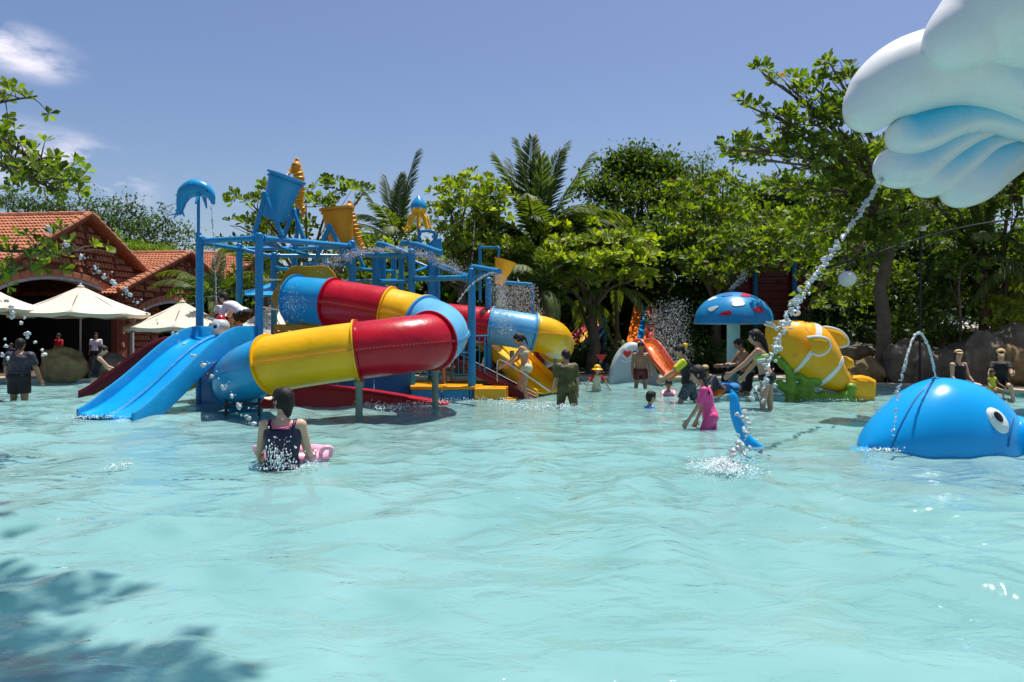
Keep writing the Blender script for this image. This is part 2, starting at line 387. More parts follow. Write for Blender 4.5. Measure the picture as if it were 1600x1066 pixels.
# water: real displaced surface, milky turquoise body under a glossy skin
xs = np.linspace(-16.4, 14, 720)
ys = [-4.]
while ys[-1] < 22.3: ys.append(ys[-1]+(.1 if ys[-1] < 2 else .012+.0042*ys[-1]))
ys = np.array(ys); X, Y = np.meshgrid(xs, ys); Z = np.zeros_like(X)
wr = np.random.default_rng(3)
wx = .35*np.sin(.9*X+.7*Y)+.3*np.sin(.5*X-1.1*Y+1.); wy = .35*np.sin(.8*X-.6*Y+2)+.25*np.sin(1.3*X+.4*Y)
for i in range(46):
    lam = .22*(1.9/.22)**wr.random(); th = PI/2+wr.normal(0, .62)+(.9 if i % 4 == 0 else 0); k = 2*PI/lam
    ph = wr.random()*6.28; amp = .0058*lam**1.1
    ssn = np.sin(k*(math.cos(th)*(X+wx)+math.sin(th)*(Y+wy))+ph)
    Z += amp*(ssn-.35*(1-ssn*ssn))
env = .75+.35*np.sin(.35*X+1.2)*np.sin(.28*Y+.5)
Z *= env
nx, ny = len(xs), len(ys)
V = np.stack((X.ravel(), Y.ravel(), Z.ravel()), 1)
ii = np.arange(nx*ny).reshape(ny, nx); q = np.stack((ii[:-1, :-1], ii[:-1, 1:], ii[1:, 1:], ii[1:, :-1]), -1).reshape(-1, 4)
me = bpy.data.meshes.new('water'); me.vertices.add(len(V)); me.vertices.foreach_set('co', V.ravel())
me.loops.add(len(q)*4); me.loops.foreach_set('vertex_index', q.ravel()); me.polygons.add(len(q)); me.polygons.foreach_set('loop_start', np.arange(len(q))*4)
me.update(calc_edges=True); me.polygons.foreach_set('use_smooth', [True]*len(q))
m = bpy.data.materials.new('pool_water'); m.use_nodes = True; nt = m.node_tree; nt.nodes.clear(); L = nt.links.new
out = N(nt, 'ShaderNodeOutputMaterial'); tc = N(nt, 'ShaderNodeTexCoord')
mp = N(nt, 'ShaderNodeMapping'); mp.inputs['Scale'].default_value = (1, 1.7, 1); L(tc.outputs['Object'], mp.inputs[0])
n1 = N(nt, 'ShaderNodeTexNoise', i_Scale=2.5, i_Detail=4.0, i_Roughness=.5, i_Distortion=.6); L(mp.outputs[0], n1.inputs['Vector'])
bp = N(nt, 'ShaderNodeBump', i_Strength=.75, i_Distance=.06); L(n1.outputs['Fac'], bp.inputs['Height'])
n2 = N(nt, 'ShaderNodeTexNoise', i_Scale=.9, i_Detail=2.0, i_Distortion=.8); L(tc.outputs['Object'], n2.inputs['Vector'])
cr = N(nt, 'ShaderNodeValToRGB'); cr.color_ramp.elements[0].position = .3; cr.color_ramp.elements[0].color = (.21, .395, .39, 1); cr.color_ramp.elements[1].position = .7; cr.color_ramp.elements[1].color = (.265, .455, .45, 1); L(n2.outputs['Fac'], cr.inputs[0])  # paler and deeper tone patches paint in blurred caustics
n4 = N(nt, 'ShaderNodeTexNoise', i_Scale=26.0, i_Detail=3.0, i_Distortion=.4); L(mp.outputs[0], n4.inputs['Vector'])
bpf = N(nt, 'ShaderNodeBump', i_Strength=.28, i_Distance=.006); L(n4.outputs['Fac'], bpf.inputs['Height']); L(bp.outputs[0], bpf.inputs['Normal'])
df = N(nt, 'ShaderNodeBsdfDiffuse'); L(cr.outputs[0], df.inputs[0])
bp2 = N(nt, 'ShaderNodeBump', i_Strength=.5, i_Distance=.035); L(n1.outputs['Fac'], bp2.inputs['Height']); L(bp2.outputs[0], df.inputs['Normal'])
tr = N(nt, 'ShaderNodeBsdfTransparent'); tr.inputs[0].default_value = (.62, .93, .93, 1)
mx = N(nt, 'ShaderNodeMixShader', i_0=.30); L(df.outputs[0], mx.inputs[1]); L(tr.outputs[0], mx.inputs[2])
gl = N(nt, 'ShaderNodeBsdfGlossy', i_Roughness=.03); gl.inputs[0].default_value = (1, 1, 1, 1); L(bpf.outputs[0], gl.inputs['Normal'])
fr = N(nt, 'ShaderNodeFresnel', i_IOR=1.33); L(bp.outputs[0], fr.inputs['Normal'])
fm = N(nt, 'ShaderNodeMath', operation='MULTIPLY'); fm.inputs[1].default_value = 1.0; L(fr.outputs[0], fm.inputs[0])
mx2 = N(nt, 'ShaderNodeMixShader'); L(fm.outputs[0], mx2.inputs[0]); L(mx.outputs[0], mx2.inputs[1]); L(gl.outputs[0], mx2.inputs[2]); L(mx2.outputs[0], out.inputs['Surface'])
M['water'] = m
wo_ = obj('water', me, m); tag(wo_, kind='structure')
# ---------------------------------------------------------------- foliage
def nrm(a): return a/(np.linalg.norm(a, axis=-1, keepdims=True)+1e-12)
OB = np.array([(0, 0, 0), (.35, .10, .02), (.35, -.10, .02), (.72, .24, .05), (.72, -.24, .05), (1, 0, .0), (.6, 0, -.02)])
OBF = np.array([(0, 6, 1), (0, 2, 6), (1, 6, 3), (2, 4, 6), (3, 6, 5), (6, 4, 5)])
OV = np.array([(0, 0, 0), (.5, .22, .04), (.5, -.22, .04), (1, 0, 0)]); OVF = np.array([(0, 3, 1), (0, 2, 3)])
def leaf_mesh(name, pos, d, up, size, tint, tpl=OB, tf=OBF, width=1.):
    pos = np.asarray(pos); d = nrm(d); r = nrm(np.cross(d, up)); u = np.cross(r, d); n = len(pos); k = len(tpl)
    s = np.asarray(size)[:, None, None]
    V = pos[:, None, :]+s*(tpl[None, :, 0:1]*d[:, None, :]+tpl[None, :, 1:2]*width*r[:, None, :]+tpl[None, :, 2:3]*u[:, None, :])
    Fi = (tf[None]+(np.arange(n)*k)[:, None, None]).reshape(-1, 3)
    me = bpy.data.meshes.new(name); me.vertices.add(n*k); me.vertices.foreach_set('co', V.reshape(-1).astype(np.float32))
    me.loops.add(len(Fi)*3); me.loops.foreach_set('vertex_index', Fi.ravel().astype(np.int32))
    me.polygons.add(len(Fi)); me.polygons.foreach_set('loop_start', (np.arange(len(Fi))*3).astype(np.int32)); me.update(calc_edges=True)
    a = me.attributes.new('tint', 'FLOAT', 'POINT'); a.data.foreach_set('value', np.repeat(tint, k).astype(np.float32))
    return me
def blob_pts(blobs, dens, up_bias=.75, shell=.55, fold=1.3):
    """points through clumps: blob = (centre, rx, ry, rz)"""
    out = []; nrmv = []
    for (c, rx, ry, rz) in blobs:
        n = max(6, int(dens*(rx*ry+rx*rz+ry*rz)*1.3))
        u = nrm(rng.normal(size=(n, 3))); f = rng.random(n) < up_bias; u[f, 2] = abs(u[f, 2])
        rr = shell+(1-shell)*rng.random(n)**.6
        ph = rng.random(3)*6
        lump = 1+.22*np.sin(fold*3*u[:, 0]+ph[0])*np.sin(fold*4*u[:, 1]+ph[1])+.18*np.sin(fold*7*u[:, 0]+ph[2])*np.cos(fold*6*u[:, 2]+ph[1])
        p = np.array(c)+u*np.array((rx, ry, rz))*(rr*lump)[:, None]
        out.append(p); nrmv.append(nrm(u*np.array((1, 1, .8))+np.array((0, 0, .5))))
    return np.concatenate(out), np.concatenate(nrmv)
def rosettes(name, pts, ax, L=.22, k=8, seed=0, tint0=.5, spread=.22, width=1.):
    n = len(pts); ax = nrm(ax+rng.normal(size=ax.shape)*.25)
    ref = nrm(np.cross(ax, rng.normal(size=ax.shape))); b2 = np.cross(ax, ref)
    an = (np.arange(k)[None]/k*2*PI+rng.normal(size=(n, k))*.3)
    el = R(18)+rng.random((n, k))*R(38)
    d = (np.cos(el)*np.cos(an))[..., None]*ref[:, None]+(np.cos(el)*np.sin(an))[..., None]*b2[:, None]+np.sin(el)[..., None]*ax[:, None]
    up = np.repeat(ax[:, None], k, 1)
    size = L*(.7+.5*rng.random((n, k)))
    t = np.clip(tint0+rng.normal(size=(n, 1))*.13+rng.normal(size=(n, k))*spread*.5, 0, .93)
    odd = rng.random((n, k)) < .006; t = np.where(odd, .95+.05*rng.random((n, k)), t)
    pos = np.repeat(pts[:, None], k, 1)+d*.02
    return leaf_mesh(name, pos.reshape(-1, 3), d.reshape(-1, 3), up.reshape(-1, 3), size.ravel(), t.ravel(), width=width)
def loose(name, pts, ax, L=.08, k=5, tint0=.5, spread=.3, scat=.15, width=1., tpl=OV, tf=OVF):
    n = len(pts); pos = (pts[:, None]+rng.normal(size=(n, k, 3))*scat).reshape(-1, 3)
    d = nrm(np.repeat(ax, k, 0)*.5+rng.normal(size=pos.shape)*.8); up = nrm(np.array((0, 0, 1.))+rng.normal(size=pos.shape)*.45)
    t = np.clip(np.repeat(tint0+rng.normal(size=n)*.15, k)+rng.normal(size=n*k)*spread*.5, 0, 1)
    return leaf_mesh(name, pos, d, up, L*(.6+.8*rng.random(n*k)), t, tpl, tf, width)
def wob(a, b, n=5, amp=.12):
    a = np.array(a, float); b = np.array(b, float); l = np.linalg.norm(b-a); t = np.linspace(0, 1, n)[:, None]
    p = a+(b-a)*t; p[1:-1] += rng.normal(size=(n-2, 3))*amp*l*.3; return p
def px_blobs(lst):
    """clumps given as (px, py, Y, rx_px, rz_px[, ry_m]) -> world"""
    o = []
    for b in lst:
        px, py, Y, rx, rz = b[:5]; k = Y/F; ry = b[5] if len(b) > 5 else rx*k*.8
        o.append((P(px, py, Y), rx*k, ry, rz*k))
    return o
def tree(name, label, cat, base, blobs, trunk_r=.16, fork=None, kind='almond', L=.22, k=8, dens=9, tint=.5, m='almond', group=None, bark='bark', shell=.32, lean=(0, 0), up_bias=.75, nbr=None, width=1., scat=.16, core=0):
    dens = dens*(2.1 if kind == 'almond' else 2.2); t = thing(name, label, cat, base, group)
    bl = px_blobs(blobs) if not isinstance(blobs[0][0], np.ndarray) else blobs
    zc = min(b[0][2] for b in bl); top = max(b[0][2] for b in bl)
    fz = fork if fork is not None else max(base[2]+1., zc*.6)
    ft = np.array(base)+np.array((lean[0], lean[1], fz-base[2]))
    mb = MB(); p = wob(base, ft, 6, .05); p[0][2] -= .15
    mb.tube(p, np.linspace(trunk_r*1.25, trunk_r*.8, len(p)), 10)
    obj('trunk', mb, M[bark], t)
    for i, (c, rx, ry, rz) in enumerate(bl if nbr is None else bl[:nbr]):
        mb = MB(); tgt = c-np.array((0, 0, rz*.25)); q = crom([ft-np.array((0, 0, .1)), (ft*.55+tgt*.45)+np.array((0, 0, .12*np.linalg.norm(tgt-ft)))+rng.normal(size=3)*.08, tgt], 5)
        r0 = trunk_r*(.55 if len(bl) < 5 else .42); mb.tube(q, np.linspace(r0, r0*.3, len(q)), 7)
        for j in range(5):               # twigs reaching into the clump
            a = c+nrm(rng.normal(size=3))*np.array((rx, ry, rz))*.75; s0 = q[rng.integers(len(q)//2, len(q))]
            mb.tube(wob(s0, a, 4, .2), np.linspace(r0*.28, r0*.08, 4), 5)
        obj('branch', mb, M[bark], t)
    pts, ax = blob_pts(bl, dens, up_bias, shell)
    if core:
        mb = MB()
        for (c_, rx, ry, rz) in bl: mb.ell(c_, (rx*core, ry*core, rz*core), seg=14, rings=8)
        cme = mb.mesh('shade_core', base, 180); at_ = cme.attributes.new('tint', 'FLOAT', 'POINT'); at_.data.foreach_set('value', np.full(len(cme.vertices), .2, np.float32))  # low tint paints the crown's inner shade onto the core
        obj('shade_core', cme, M[m], t, fix=False)
    if kind == 'almond': me = rosettes('crown', pts, ax, L, k, tint0=tint, width=width)
    else: me = loose('crown', pts, ax, L, k, tint0=tint, scat=scat, width=width)
    o = obj('crown', me, M[m], t, fix=False); V = np.empty(len(me.vertices)*3, np.float32); me.vertices.foreach_get('co', V)
    V = V.reshape(-1, 3)-np.array(base, dtype=np.float32); me.vertices.foreach_set('co', V.ravel()); me.update()
    return t
def ground_at(px, Y, z=.06): return np.array(((px-800)/F*Y, Y, z))

# frond: midrib + leaflets, arching along +X, built once and shared
def frond_mesh(name, L=2.6, droop=.6, n=34, wid=.62, rise=.5, vee=.35, hang=.25, seed=1):
    r = np.random.default_rng(seed); t = np.linspace(0, 1, 12)
    mid = np.stack((L*t*(1-.12*t*t), .06*L*np.sin(t*2+seed)*t, L*(rise*t-droop*t*t)), 1)
    mb = MB(); mb.tube(mid, np.linspace(.022, .004, 12)*L/2.4, 5)
    pos = []; d = []; up = []; sz = []; ti = []
    for s in (-1, 1):
        for i in range(n):
            u = .14+.86*(i+.5*(s > 0))/n; j = u*11; a = int(min(j, 10)); f = j-a; p = mid[a]*(1-f)+mid[a+1]*f
            T = nrm(mid[a+1]-mid[a]); side = np.array((0, s, 0.)); Un = np.cross(T, (0, 1., 0)); Un = Un if Un[2] > 0 else -Un
            ang = R(62-38*u)+r.normal()*.07
            dd = T*math.cos(ang)+side*math.sin(ang)+Un*vee*(.7-u)-np.array((0, 0, 1))*(hang*(.5+u)+abs(r.normal())*.08)
            pos.append(p); d.append(dd); up.append(Un); sz.append(wid*L*.42*(math.sin(PI*(.12+.8*u))**.6)*(1+r.normal()*.08)); ti.append(min(1, max(0, .35+.25*u+r.normal()*.15)))
    me = leaf_mesh(name, np.array(pos), np.array(d), np.array(up), np.array(sz), np.array(ti), np.array([(0, .0, 0), (.3, .05, .0), (.3, -.05, .0), (.75, .04, -.06), (.75, -.04, -.06), (1, 0, -.18)]), np.array([(0, 2, 1), (1, 2, 4), (1, 4, 3), (3, 4, 5)]))
    bm = bmesh.new(); bm.from_mesh(me); m2 = mb.mesh('x', None, 60); bm.from_mesh(m2); bm.to_mesh(me); bm.free(); bpy.data.meshes.remove(m2)
    me.materials.append(M['frond']); return me
FR = {'up': frond_mesh('frond_upright', 2.7, .28, 58, .5, .9, .45, .12, 2), 'arch': frond_mesh('frond_arching', 2.7, .75, 56, .55, .7, .25, .3, 3), 'hang': frond_mesh('frond_hanging', 2.5, 1.05, 50, .5, .35, .1, .5, 4)}
def palm(label, base, crown, fronds, trunk_r=.13, scale=1., group=None, name='palm_tree', cat='palm tree'):
    """fronds: list of (azimuth deg, tilt deg, kind, length factor)"""
    t = thing(name, label, cat, base, group); base = np.array(base); crown = np.array(crown)
    mb = MB(); q = crom([base-np.array((0, 0, .1)), base*.5+crown*.5+np.array((.12, 0, 0)), crown], 8)
    rr = trunk_r*(1.15-.35*np.linspace(0, 1, len(q)))*(1+.05*(np.arange(len(q)) % 2)); mb.tube(q, rr, 10); obj('trunk', mb, M['palm_bark'], t)
    for (az, tl, kd, lf) in fronds:
        o = bpy.data.objects.new('frond', FR[kd]); C.objects.link(o); o.parent = t; ORG[o.name] = base
        o.location = crown-base+np.array((.05*math.cos(R(az)), .05*math.sin(R(az)), .02)); o.rotation_euler = (rnd(-.25, .25), -R(tl), R(az)); o.scale = [scale*lf]*3
    return t
def fan(n, tilts, kinds=('up', 'arch', 'hang'), seed=0):
    r = random.Random(seed); o = []
    for i in range(n):
        j = i*len(tilts)//n; o.append((i*137.5+r.uniform(-15, 15), tilts[j]+r.uniform(-8, 8), kinds[min(len(kinds)-1, i*len(kinds)//n)], r.uniform(.85, 1.1)))
    return o

ALM = 'broad leaved almond trees around the pool'
# almond tree behind the play tower
tree('almond_tree', 'tiered almond tree right behind the blue tipping bucket, sky showing between its tiers', 'tree', ground_at(480, 21.5),
     [(392, 315, 21, 40, 10), (432, 300, 21.2, 34, 12), (478, 318, 21, 46, 20), (520, 296, 21.5, 42, 17), (566, 302, 21.2, 24, 9), (375, 352, 20.8, 22, 8), (420, 352, 21, 46, 13), (470, 362, 21.6, 50, 19), (395, 384, 21, 42, 13), (455, 408, 21.6, 55, 22), (545, 378, 21.5, 45, 18), (590, 395, 21.5, 46, 20), (540, 420, 22, 62, 24), (590, 450, 22.5, 70, 28), (470, 455, 22.4, 60, 30)],
     .15, fork=2.6, dens=9, tint=.52, group=ALM, L=.23, k=8)
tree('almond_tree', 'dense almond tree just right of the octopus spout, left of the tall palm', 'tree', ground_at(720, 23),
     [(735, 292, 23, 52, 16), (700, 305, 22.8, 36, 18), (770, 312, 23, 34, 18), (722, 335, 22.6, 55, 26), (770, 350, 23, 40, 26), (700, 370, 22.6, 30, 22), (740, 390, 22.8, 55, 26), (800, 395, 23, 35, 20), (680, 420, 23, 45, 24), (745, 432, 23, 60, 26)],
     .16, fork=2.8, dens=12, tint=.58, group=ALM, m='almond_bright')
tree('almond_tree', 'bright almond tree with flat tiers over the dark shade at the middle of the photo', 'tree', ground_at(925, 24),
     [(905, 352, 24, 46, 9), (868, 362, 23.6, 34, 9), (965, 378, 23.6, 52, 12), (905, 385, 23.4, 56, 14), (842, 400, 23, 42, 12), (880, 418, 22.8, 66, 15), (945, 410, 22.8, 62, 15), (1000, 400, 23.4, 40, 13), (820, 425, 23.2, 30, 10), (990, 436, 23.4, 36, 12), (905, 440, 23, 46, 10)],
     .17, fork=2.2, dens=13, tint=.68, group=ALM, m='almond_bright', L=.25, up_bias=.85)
tree('almond_tree', 'broad almond tree directly behind and above the blue mushroom', 'tree', ground_at(1120, 26),
     [(1080, 300, 27, 44, 20), (1130, 285, 27, 36, 16), (1070, 340, 26.4, 55, 24), (1125, 335, 26.4, 50, 22), (1090, 375, 25.6, 56, 22), (1150, 385, 25, 62, 20), (1205, 378, 25, 46, 22), (1080, 412, 24.6, 48, 18), (1125, 428, 24.2, 56, 18), (1175, 415, 24.4, 52, 18), (1220, 402, 24.6, 34, 18)],
     .18, fork=2.4, dens=11, tint=.5, group=ALM, L=.24)
tree('almond_tree', 'tall grey trunked almond tree whose leaves touch the white wave sculpture', 'tree', ground_at(1371, 20.5),
     [(1298, 98, 17.5, 20, 13), (1330, 128, 17.8, 34, 20), (1275, 135, 17.6, 38, 15), (1228, 128, 17.3, 26, 11), (1192, 112, 17, 18, 10), (1172, 165, 17, 22, 10), (1215, 195, 17.3, 46, 18), (1270, 185, 17.6, 52, 28), (1165, 225, 17, 34, 12), (1140, 232, 16.8, 20, 9), (1200, 245, 17.4, 54, 22), (1255, 240, 17.8, 60, 30), (1310, 190, 18, 50, 40), (1340, 250, 18.4, 60, 38),
      (1290, 300, 18.6, 66, 32), (1225, 292, 18.6, 34, 14), (1370, 320, 18.8, 50, 36), (1280, 355, 19.4, 70, 28), (1340, 385, 19.8, 62, 26), (1410, 355, 19.4, 50, 30), (1275, 410, 20.4, 50, 22), (1300, 450, 21.5, 46, 26), (1340, 470, 22, 46, 30), (1395, 440, 21.5, 40, 30), (1262, 478, 23, 26, 22), (1240, 345, 20.5, 40, 20)],
     .17, fork=4.3, dens=11, tint=.45, group=ALM, L=.23, lean=(.2, -.3))
tree('almond_tree', 'shaded almond tree behind the wave sculpture at the right edge', 'tree', ground_at(1555, 22),
     [(1450, 300, 21, 60, 45), (1530, 330, 21, 60, 40), (1600, 300, 21, 60, 60), (1480, 375, 21.5, 60, 30), (1570, 400, 21.6, 55, 32), (1640, 380, 22, 60, 50), (1600, 190, 20, 80, 70), (1500, 120, 21, 90, 70), (1420, 150, 20, 60, 60), (1420, 240, 20, 50, 40)],
     .15, fork=2.6, dens=9, tint=.22, group=ALM, L=.22)
# broad-leaved shrubs and small trees low on the right
tree('shrub', 'leafy green shrub behind the spouting arc of the blue whale', 'shrub', ground_at(1470, 22.0),
     [(1460, 470, 21.2, 34, 22), (1425, 500, 21, 30, 18), (1410, 530, 20.8, 22, 16), (1470, 430, 21.5, 42, 24), (1505, 455, 21.6, 38, 26), (1480, 515, 20.6, 36, 14), (1535, 430, 21.6, 34, 24)],
     .05, fork=.9, dens=22, tint=.5, group='shrubs at the right bank', L=.20, k=5, m='dark_leaf', kind='loose', width=1.3)
tree('shrub', 'sunlit yellow green shrub above the two seated people in visors', 'shrub', ground_at(1565, 21.0),
     [(1555, 480, 21, 30, 16), (1590, 490, 20.8, 26, 18), (1570, 505, 20.6, 34, 12)], .05, fork=.9, dens=22, tint=.62, group='shrubs at the right bank', L=.2, k=7, m='almond_bright')

# near branch reaching in from the left: every rosette leaf an own object (the 300 largest), the rest joined
hb = thing('overhanging_almond_tree', 'near almond tree reaching into the frame from the left edge', 'tree', (-9.6, 9.4, .06), ALM)
mb = MB(); q = crom([(-9.6, 9.4, -.1), (-9.5, 9.3, 1.6), (-9.2, 9.2, 3.3), (-8.6, 8.6, 5.2)], 6); mb.tube(q, np.linspace(.26, .14, len(q)), 12); obj('trunk', mb, M['bark'], hb)
nb = []
branches = [
    ([(-9.2, 9.2, 3.3), P(-60, 175, 9.3), P(0, 160, 9.2), P(58, 150, 9.1)], .035, 14),
    ([(-9.2, 9.2, 2.9), P(-70, 240, 9.3), P(0, 222, 9.2), P(62, 258, 9.1), P(112, 290, 9.0)], .05, 56),
    ([(-9.2, 9.2, 2.8), P(-70, 250, 9.0), P(10, 262, 8.8), P(60, 285, 8.8), P(90, 300, 8.7)], .035, 42),
    ([(-9.3, 9.2, 2.4), P(-60, 380, 9.2), P(10, 392, 9.1), P(70, 392, 9.0), P(135, 392, 8.9)], .035, 26),
    ([(-9.3, 9.2, 2.2), P(-60, 400, 9.0), P(0, 414, 8.9), P(55, 416, 8.8)], .03, 16),
    ([(-8.6, 8.6, 5.2), (-6.9, 8.5, 8.2), (-3.6, 7.6, 9.8), (-.9, 5.8, 9.9)], .08, 0)]
for (pts, r, nr_) in branches:
    mb = MB(); q = crom(pts, 7); mb.tube(q, np.linspace(r, r*.25, len(q)), 7)
    for j in range(nr_):
        s = q[int(len(q)*(.42+.57*j/nr_))]; tip = s+rng.normal(size=3)*np.array((.12, .22, .13))+np.array((0, 0, .03))
        mb.tube([s, s*.5+tip*.5+np.array((0, 0, .02)), tip], [r*.22, r*.18, .004], 5)
        ax = nrm(tip-s+np.array((0, 0, .22))); nb.append((tip, ax))
    obj('branch', mb, M['bark'], hb)
pts = np.array([a for a, b in nb]); axs = np.array([b for a, b in nb])
lm = []
for v in range(5):
    me = leaf_mesh('leaf', np.zeros((1, 3)), np.array([(1., 0, 0)]), np.array([(0, 0, 1.)]), [1], np.array([.15+.19*v]), OB, OBF, .9+.08*v); me.materials.append(M['almond']); lm.append(me)
cnt = 0; rest = []
for p_, a_ in nb:
    k = 6
    ref = nrm(np.cross(a_, rng.normal(size=3))); b2 = np.cross(a_, ref)
    for i in range(k):
        an = 2*PI*i/k+rng.normal()*.25; el = R(15)+rng.random()*R(40)
        d = math.cos(el)*math.cos(an)*ref+math.cos(el)*math.sin(an)*b2+math.sin(el)*a_; s = .135*(.75+.5*rng.random())
        px = p_[0]/p_[1]*F+800
        if cnt < 300 and px > -20:
            r_ = nrm(np.cross(d, a_)); u_ = np.cross(r_, d); o = bpy.data.objects.new('leaf', lm[rng.integers(5)]); C.objects.link(o); o.parent = hb; ORG[o.name] = ORG[hb.name]
            Mx = Matrix(np.stack((d, r_, u_), 1).tolist()).to_4x4()*1.0; Mx = Matrix.Translation(p_-ORG[hb.name]) @ Mx @ Matrix.Scale(s, 4); o.matrix_basis = Mx; cnt += 1
        else: rest.append((p_, d, a_, s))
# high canopy above the frame (its shade falls on the near water)
cb_, ca_ = blob_pts([(np.array((-.35, 5.35, 10.0)), .7, .45, .35), (np.array((-1.5, 6.0, 10.1)), 1.0, .6, .45), (np.array((-3.6, 7.6, 10.1)), 1.2, 1.1, .6), (np.array((-5.8, 8.4, 9.0)), 1.3, 1.1, .6), (np.array((-6.2, 7.6, 6.1)), 1.4, 1.0, .4), (np.array((-8.2, 8.6, 5.9)), 1.5, 1.3, .6), (np.array((-10.2, 9.4, 5.4)), 1.8, 1.8, .8)], 80, .5, .1)
me2 = rosettes('crown', cb_, ca_, .2, 8, tint0=.45)
o = obj('crown', me2, M['almond'], hb, fix=False); V = np.empty(len(me2.vertices)*3, np.float32); me2.vertices.foreach_get('co', V); V = V.reshape(-1, 3)-ORG[hb.name].astype(np.float32); me2.vertices.foreach_set('co', V.ravel())
if rest:
    me3 = leaf_mesh('leaves', np.array([r[0] for r in rest])-ORG[hb.name], np.array([r[1] for r in rest]), np.array([r[2] for r in rest]), [r[3] for r in rest], rng.random(len(rest))*.8)
    tag(obj('leaves', me3, M['almond'], hb, fix=False), kind='stuff')

# palms
palm('tall coconut palm with upright fronds standing above the trees left of centre', ground_at(842, 24.5), P(838, 392, 24.5),
     [(95, 50, 'up', 1.45), (180, 46, 'up', 1.4), (8, 40, 'up', 1.4), (60, 42, 'up', 1.35), (140, 34, 'up', 1.3), (0, 14, 'arch', 1.5), (180, 22, 'arch', 1.3), (12, 24, 'arch', 1.5), (345, 4, 'arch', 1.45), (168, 8, 'arch', 1.4), (195, 18, 'arch', 1.3), (30, 38, 'arch', 1.3), (265, 34, 'arch', 1.3), (185, 34, 'up', 1.3), (352, 26, 'up', 1.35), (250, 60, 'up', 1.1), (300, 50, 'up', 1.15), (330, 30, 'arch', 1.1), (20, 12, 'arch', 1.1), (200, 22, 'arch', 1.1), (270, 25, 'arch', 1.), (160, 10, 'hang', 1.), (345, 5, 'hang', 1.), (235, 0, 'hang', .9), (110, 20, 'arch', 1.)], .14, .92, 'palms among the trees')
palm('shorter dark palm showing between the tipping buckets and the octopus spout', ground_at(628, 25), P(624, 385, 25),
     [(15, 48, 'up', 1.15), (175, 22, 'up', 1.0), (150, 42, 'up', .9), (165, 30, 'arch', 1.0), (190, 12, 'arch', 1.05), (172, 2, 'arch', 1.0), (60, 52, 'up', .9), (110, 50, 'up', .9), (350, 28, 'arch', .8), (250, 40, 'arch', .9), (300, 25, 'arch', .9), (200, -8, 'hang', .9), (330, 0, 'hang', .9), (270, 10, 'arch', .8)], .13, .95, 'palms among the trees')
palm('low palm with pale drooping fronds between the almond trees, left of the tall palm', ground_at(765, 23.4), P(765, 430, 23.4), fan(13, [50, 25, 0], seed=5), .1, .85, 'palms among the trees')
palm('small yellow green palm behind the white umbrella beside the tiled gables', ground_at(330, 25), P(332, 468, 25), [(180, 30, 'arch', .95), (165, 8, 'arch', .9), (200, 15, 'arch', .9), (10, 35, 'arch', .8), (350, 10, 'arch', .8), (250, 30, 'arch', .7), (300, 10, 'hang', .7), (100, 40, 'up', .7), (140, 20, 'arch', .8), (220, 0, 'hang', .8)], .1, .9, 'palms among the trees')
palm('small palm just left of the tower seen through its blue posts', ground_at(415, 24.5), P(412, 430, 24.5), fan(12, [55, 30, 5], seed=8), .1, .8, 'palms among the trees')
palm('feathery palm shading the three lane slide at the back', ground_at(955, 24.2), P(962, 455, 24.2), fan(14, [60, 35, 5], seed=11), .07, .75, 'palms among the trees')
palm('feathery palm between the striped slides, dark in the shade', ground_at(930, 24.6), P(905, 470, 24.6), fan(12, [55, 30, 0], seed=15), .07, .72, 'palms among the trees')
palm('drooping palm at the right edge of the photo beside the shrubs', ground_at(1625, 20.5), P(1618, 415, 20.5), fan(12, [40, 10, -10], ('arch', 'hang', 'hang'), seed=21), .1, .8, 'palms among the trees')
palm('short trunked palm on the right bank with rough dark trunk behind the seated pair', ground_at(1528, 20.8), P(1535, 400, 21.2), fan(11, [45, 20, 0], seed=25), .13, .7, 'palms among the trees')
palm('low palm behind the tube slide just right of the yellow bucket', ground_at(850, 22.6), P(850, 455, 22.6), fan(12, [50, 20, -5], ('arch', 'arch', 'hang'), seed=31), .08, .75, 'palms among the trees')

# background trees
FA = 'fine leaved trees beyond the pool'
tree('background_tree', 'dark rounded tree, the highest crown at the middle right skyline', 'tree', ground_at(1005, 34),
     [(995, 246, 34, 30, 14), (1040, 262, 34, 26, 12), (965, 262, 34, 28, 14), (1000, 268, 34, 44, 22), (970, 288, 34, 46, 26), (1040, 288, 34, 48, 26), (935, 300, 33, 36, 22), (1000, 320, 33, 70, 34), (1060, 330, 33, 50, 30), (940, 360, 32, 60, 30), (1010, 380, 32, 70, 30)], .25, fork=4.2, dens=16, kind='loose', L=.22, k=9, m='dark_leaf', tint=.6, group=FA, scat=.25, width=1.2)
tree('background_tree', 'small pale tree top beside the highest dark crown', 'tree', ground_at(1095, 38),
     [(1098, 256, 38, 18, 14), (1080, 285, 38, 30, 18), (1110, 290, 38, 36, 18), (1060, 262, 38, 14, 12)], .2, fork=5, dens=14, kind='loose', L=.16, k=8, m='pine_leaf', tint=.7, group=FA, scat=.25)
tree('background_tree', 'feathery dark tree rising behind the first tiled gable', 'tree', ground_at(160, 46),
     [(60, 328, 46, 45, 12), (15, 322, 46, 35, 14), (105, 335, 46, 30, 14), (143, 322, 46, 18, 13), (158, 345, 45, 26, 18), (188, 334, 46, 24, 22), (182, 362, 45, 34, 16), (215, 350, 46, 24, 18), (240, 368, 45, 34, 18), (258, 345, 46, 16, 14), (282, 372, 46, 20, 18), (292, 398, 45, 18, 12), (225, 392, 46, 50, 16)], .25, fork=4.5, dens=6, kind='loose', L=.24, k=14, m='pine_leaf', tint=.35, group=FA, scat=.35, width=.9)
